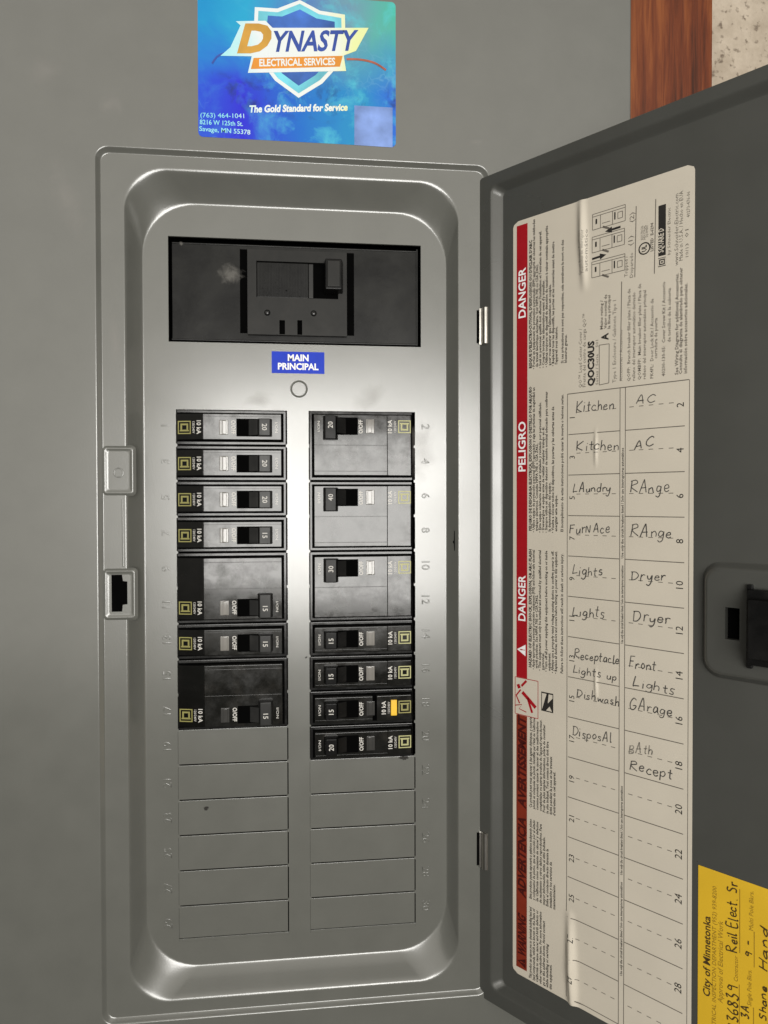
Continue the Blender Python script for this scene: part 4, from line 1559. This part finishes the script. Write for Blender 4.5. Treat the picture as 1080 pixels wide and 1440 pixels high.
# breaker pictures
for (ax, ay, bx, by) in ((832.5, 391, 879, 363), (833, 356, 878.5, 331), (833.5, 324, 879.5, 297)):
    b = MB()
    # ay..by measured at the left edge / right edge, sheared by the view of the door
    z_b, z_t = G(ax, ay)[1], G(ax, ay - 22)[1]
    sa, sb = G(ax, ay)[0], G(bx, ay)[0]
    for (p, q) in (((sa, z_b), (sb, z_b)), ((sb, z_b), (sb, z_t)), ((sb, z_t), (sa, z_t)), ((sa, z_t), (sa, z_b)), ((sa, z_t - 1.3), (sb, z_t - 1.3)),
                   ((sa + (sb - sa) * .25, z_b), (sa + (sb - sa) * .25, z_t - 1.3)), ((sa + (sb - sa) * .62, z_b), (sa + (sb - sa) * .62, z_t - 1.3)),
                   ((sa + (sb - sa) * .3, z_b + 2), (sa + (sb - sa) * .55, z_b + 2)), ((sa + (sb - sa) * .78, z_b + 2), (sa + (sb - sa) * .92, z_b + 2)),
                   ((sa + (sb - sa) * .78, z_b + 5), (sa + (sb - sa) * .92, z_b + 5)), ((sa + (sb - sa) * .78, z_b + 2), (sa + (sb - sa) * .78, z_b + 5)), ((sa + (sb - sa) * .92, z_b + 2), (sa + (sb - sa) * .92, z_b + 5))):
        hstrip(b, p[0], p[1], q[0], q[1], 0.32, 0.06, 0)
    hstrip(b, sa + (sb - sa) * .32, z_b + 0.3, sa + (sb - sa) * .52, z_b - 1.5, 1.0, 0.06, 0)
    hstrip(b, sa + (sb - sa) * .12, z_b + 2.5, sa + (sb - sa) * .12, z_b + 5, 0.9, 0.06, 1)
    hstrip(b, sa + (sb - sa) * .69, z_b + 2.0, sa + (sb - sa) * .69, z_b + 5.6, 0.7, 0.06, 1)
    lbuild(b, 'breaker_drawing', ['grey_ink', 'black_ink'])
for (x0, y0, x1, y1) in ((833, 364.5, 853, 358), (873, 319, 851, 326)):
    b = MB()
    a, c = G(x0, y0), G(x1, y1)
    t = 0.55
    mx_, mz_ = a[0] + (c[0] - a[0]) * t, a[1] + (c[1] - a[1]) * t
    hstrip(b, a[0], a[1], mx_, mz_, 1.1, 0.07, 1)
    L_ = math.hypot(c[0] - a[0], c[1] - a[1])
    nx, nz2 = -(c[1] - a[1]) / L_, (c[0] - a[0]) / L_
    lp(b, [(mx_ + nx * 1.5, mz_ + nz2 * 1.5), (c[0], c[1]), (mx_ - nx * 1.5, mz_ - nz2 * 1.5)], 0.07, 1)
    lbuild(b, 'printed_arrow', ['grey_ink', 'black_ink'])
# listing mark: a ring with two letters
uc = G(906.5, 349.5)
b = MB()
n = 32
for i in range(n):
    a0, a1 = 2 * math.pi * i / n, 2 * math.pi * (i + 1) / n
    lp(b, [(uc[0] + r * math.cos(a), uc[1] + r * math.sin(a)) for r, a in ((2.9, a0), (2.9, a1), (2.3, a1), (2.3, a0))], 0.07, 1)
ltext(b, 'UL', uc[0] + 1.0, uc[1] - 1.5, 2.2, uc[1] + 1.5, 0.04, 0, 1, 0.08)
lbuild(b, 'listing_mark', ['grey_ink', 'black_ink'])
b = MB()
# black maker's bar with its square emblem
a, c = G(926, 361), G(926, 290)
sb = G(936.5, 361)[0]
lp(b, [(a[0], a[1]), (sb, a[1]), (sb, c[1]), (a[0], c[1])], 0.06, 1)
ltext(b, 'SQUARE D', sb - 1.0, a[1] + 1.5, 2.6, c[1] - 10.5, 0.02, 0, 3, 0.10)
e = G(926, 376)
lp(b, [(a[0], e[1]), (sb, e[1]), (sb, a[1] - 0.8), (a[0], a[1] - 0.8)], 0.06, 1)
zc, scn = (e[1] + a[1] - 0.8) / 2, (a[0] + sb) / 2
for r0, r1 in ((1.7, 1.35), (0.8, 0.4)):
    for (p, q) in (((-r0, -r0), (r0, -r1)), ((-r0, r1), (r0, r0)), ((-r0, -r1), (-r1, r1)), ((r1, -r1), (r0, r1))):
        lp(b, [(scn + p[0], zc + p[1]), (scn + q[0], zc + p[1]), (scn + q[0], zc + q[1]), (scn + p[0], zc + q[1])], 0.10, 3)
lbuild(b, 'maker_mark', ['grey_ink', 'black_ink', 'grey_ink', 'paper'])

# ------------------------------------------------------------------ handwriting
GL = {
    'K': (.62, [[(.08, 1), (.06, 0)], [(.58, .95), (.1, .42), (.6, .02)]]),
    'i': (.2, [[(.1, .5), (.1, 0)], [(.12, .72), (.13, .76)]]),
    't': (.36, [[(.18, .9), (.16, .1), (.3, .02)], [(.0, .56), (.36, .58)]]),
    'c': (.42, [[(.4, .42), (.2, .52), (.06, .25), (.18, .02), (.42, .1)]]),
    'h': (.46, [[(.08, 1), (.06, 0)], [(.06, .3), (.26, .52), (.4, .35), (.4, 0)]]),
    'e': (.44, [[(.06, .26), (.38, .3), (.3, .52), (.1, .42), (.08, .12), (.24, 0), (.44, .1)]]),
    'n': (.46, [[(.06, .5), (.06, 0)], [(.06, .32), (.26, .52), (.4, .32), (.42, 0)]]),
    'A': (.62, [[(.02, 0), (.28, .98), (.36, .9), (.5, 0)], [(.1, .36), (.5, .4)]]),
    'C': (.6, [[(.58, .82), (.4, .98), (.12, .7), (.08, .3), (.3, .02), (.6, .14)]]),
    'L': (.5, [[(.14, 1), (.06, .06), (.16, .1), (.5, .12)]]),
    'a': (.46, [[(.4, .46), (.2, .52), (.06, .22), (.16, .02), (.36, .2), (.4, .48), (.4, .1), (.48, 0)]]),
    'u': (.46, [[(.06, .5), (.08, .1), (.24, .02), (.38, .2), (.4, .5), (.42, 0)]]),
    'd': (.48, [[(.4, .42), (.2, .5), (.06, .22), (.16, .02), (.38, .2), (.42, 1), (.42, 0)]]),
    'r': (.38, [[(.07, .54), (.07, .2), (.06, -.02)], [(.07, .3), (.16, .46), (.26, .52), (.38, .46)]]),
    'y': (.46, [[(.04, .5), (.1, .18), (.3, .2), (.42, .5), (.36, -.1), (.2, -.42), (.02, -.34)]]),
    'R': (.62, [[(.1, .95), (.06, 0)], [(.04, .92), (.4, 1), (.52, .72), (.1, .48), (.6, .02)]]),
    'g': (.46, [[(.4, .46), (.18, .5), (.06, .22), (.2, .04), (.38, .24), (.42, .48), (.38, -.2), (.2, -.42), (.0, -.3)]]),
    'F': (.52, [[(.1, 1), (.06, 0)], [(.06, .96), (.52, .98)], [(.08, .54), (.42, .56)]]),
    'N': (.6, [[(.04, 0), (.08, .7), (.4, .04), (.46, .72)]]),
    'D': (.62, [[(.1, .95), (.1, .02)], [(.02, .92), (.4, .9), (.58, .5), (.36, .06), (.06, .02)]]),
    's': (.4, [[(.36, .46), (.16, .5), (.1, .34), (.32, .2), (.28, .02), (.04, .04)]]),
    'S': (.5, [[(.46, .88), (.22, .98), (.1, .74), (.4, .42), (.38, .08), (.06, .06)]]),
    'p': (.48, [[(.08, .5), (.06, -.42)], [(.06, .36), (.3, .52), (.44, .28), (.3, .02), (.08, .1)]]),
    'l': (.22, [[(.1, 1), (.08, .04), (.2, .02)]]),
    'o': (.44, [[(.22, .5), (.06, .26), (.2, .0), (.4, .22), (.24, .5)]]),
    'w': (.6, [[(.04, .5), (.12, .04), (.28, .4), (.42, .02), (.56, .5)]]),
    'G': (.66, [[(.56, .86), (.34, 1), (.08, .6), (.16, .1), (.44, .04), (.58, .36), (.34, .38)]]),
    'B': (.6, [[(.1, .95), (.06, 0)], [(.06, .92), (.4, .96), (.44, .66), (.1, .5), (.48, .4), (.48, .08), (.06, 0)]]),
    '3': (.5, [[(.08, .9), (.4, .92), (.2, .54), (.44, .3), (.26, 0), (.04, .08)]]),
    '6': (.5, [[(.42, .96), (.1, .5), (.12, .06), (.4, .1), (.38, .4), (.1, .3)]]),
    '8': (.5, [[(.4, .86), (.14, .9), (.14, .66), (.4, .3), (.24, 0), (.06, .2), (.4, .7), (.4, .88)]]),
    '9': (.5, [[(.4, .8), (.14, .94), (.08, .6), (.38, .6), (.4, .84), (.34, 0)]]),
    'b': (.46, [[(.08, 1), (.06, 0)], [(.06, .3), (.3, .5), (.42, .2), (.2, 0), (.06, .1)]]),
    '.': (.2, [[(.08, .0), (.12, .05)]]),
    'E': (.52, [[(.5, .98), (.08, .96), (.06, .02), (.52, .04)], [(.08, .52), (.42, .54)]]),
    'H': (.56, [[(.08, 1), (.06, 0)], [(.5, 1), (.48, 0)], [(.06, .5), (.5, .52)]]),
    '-': (.4, [[(.02, .4), (.38, .44)]]),
    ' ': (.35, []),
}
hr = random.Random(11)


def hand(mb, word, fn, wd, mi=0, slant=0.08, gap=0.12, nrm=DN):
    """fn maps (t along 0..1, height in caps) to 3D"""
    tot = sum(GL[c][0] + gap for c in word) - gap
    x = 0.0
    for c in word:
        gw, strokes = GL[c]
        jx, jy, js = hr.uniform(-.05, .05), hr.uniform(-.08, .08), hr.uniform(.84, 1.14)
        for st_ in strokes:
            P = catmull([(p[0] + hr.uniform(-.028, .028), p[1] * js + jy + hr.uniform(-.028, .028)) for p in st_])
            mb.ribbon([fn((x + jx + p[0] + slant * p[1]) / tot, p[1]) for p in P], wd * hr.uniform(.85, 1.15), nrm, mi)
        x += gw + gap


def hw(mb, word, oy, x0, y0, x1, y1, cap, mi=0, wd=0.46):
    k = 3.724

    def fn(t, h):
        px = 700 + (x0 + (x1 - x0) * t) / k
        py = oy + (y0 + (y1 - y0) * t - h * cap) / k
        s, z = dd(px, py)
        return LW(s, z, 0.13)
    hand(mb, word, fn, wd, mi)


b = MB()
for a in (('Kitchen', 530, 410, 190, 608, 166, 55), ('AC', 530, 722, 140, 825, 130, 46), ('Kitchen', 530, 412, 386, 636, 384, 52), ('AC', 530, 716, 383, 822, 358, 48),
          ('LAundry', 530, 395, 606, 592, 602, 46), ('RAnge', 530, 692, 608, 897, 602, 62), ('FurNAce', 530, 376, 818, 585, 816, 52), ('RAnge', 530, 697, 838, 910, 842, 58),
          ('Lights', 780, 390, 104, 550, 110, 50), ('Dryer', 780, 695, 130, 880, 137, 56), ('Lights', 780, 390, 318, 562, 332, 54), ('Dryer', 780, 705, 345, 903, 362, 58),
          ('Receptacle', 780, 402, 546, 636, 570, 46), ('Lights up', 780, 392, 616, 625, 660, 44), ('Front', 780, 688, 590, 830, 606, 54), ('Lights', 780, 704, 688, 926, 732, 52),
          ('Dishwash', 780, 412, 738, 636, 796, 44), ('GArage', 780, 688, 806, 910, 842, 56), ('DisposAl', 780, 388, 946, 598, 984, 52), ('Recept', 1000, 690, 304, 915, 358, 54)):
    b = MB()
    hw(b, *a)
    lbuild(b, 'handwritten_entry', 'pen')
b = MB()
hw(b, 'BAth', 1000, 685, 220, 812, 226, 50, 0, 0.45)
lbuild(b, 'handwritten_entry', 'pen_faded')

# ------------------------------------------------------------------ yellow inspection sticker on the door
YS0, YZ1 = 115.4, -212.3
YS1, YZ0 = 168.0, -300.0
b = MB()
b.sheet([(YS0, YZ0), (YS1, YZ0), (YS1, YZ1), (YS0, YZ1)], [], lambda a, c, e: DW(a, c, 0.2))
permit = b.build('inspection_sticker', 'yellow')
tag(permit, 'yellow inspection sticker with handwritten entries on the lower part of the door', 'sticker')


def yp(x, y):
    """point of the 6x crop -> door plane"""
    return dd(930 + x / 6, 1200 + y / 6)


def ytext(mb, s, x, y0, y1, cap, bold=0.0, mi=0, shear=0.0):
    a, c = yp(x, y0), yp(x, y1)
    b = MB()
    b.text(s, (0, 0, 0), (1, 0, 0), (0, 1, 0), cap, abs(c[1] - a[1]), bold, shear, 'L', 0, 2, lambda p: DW(a[0] - p.y, a[1] + p.x, 0.3))
    b.build('printed_line', 'faint_ink' if mi else 'brown_ink', permit)


b = MB()
ytext(b, 'City of Minnetonka', 412, 1215, 535, 2.9, 0.02, 0)
ytext(b, 'ELECTRICAL INSPECTION DEPARTMENT (952) 939-8200', 462, 1560, 280, 1.7, 0.0, 1)
ytext(b, 'Approval of Electrical Work', 520, 1265, 575, 2.1, 0.0, 1)
ytext(b, 'Contractor', 648, 1085, 870, 1.6, 0.0, 1)
ytext(b, 'Single Pole Bkrs.', 762, 1290, 985, 1.7, 0.0, 1)
ytext(b, 'Multi Pole Bkrs.', 778, 655, 320, 1.7, 0.0, 1)
for x, y0, y1 in ((664, 840, 300), (660, 1440, 1105), (786, 960, 660), (780, 1440, 1300)):
    a, c = yp(x, y0), yp(x, y1)
    b = MB()
    b.ribbon([DW(a[0], a[1], 0.28), DW(c[0], c[1], 0.28)], 0.28, DN, 0)
    b.build('printed_rule', 'faint_ink', permit)
b = MB()


def yhand(word, x, y0, y1, capx, wd=0.5):
    def fn(t, h):
        s, z = yp(x - h * capx, y0 + (y1 - y0) * t)
        return DW(s, z, 0.36)
    b = MB()
    hand(b, word, fn, wd, 0, 0.25, 0.1)
    b.build('handwritten_entry', 'brown_ink', permit)


yhand('936839', 645, 1500, 1120, 95)
yhand('Reil Elect. Sr', 640, 840, 250, 85)
yhand('9 -', 765, 880, 745, 60)
yhand('3A', 745, 1400, 1290, 60)
yhand('Hand', 898, 1010, 640, 60)
yhand('Shane', 890, 1420, 1130, 60)
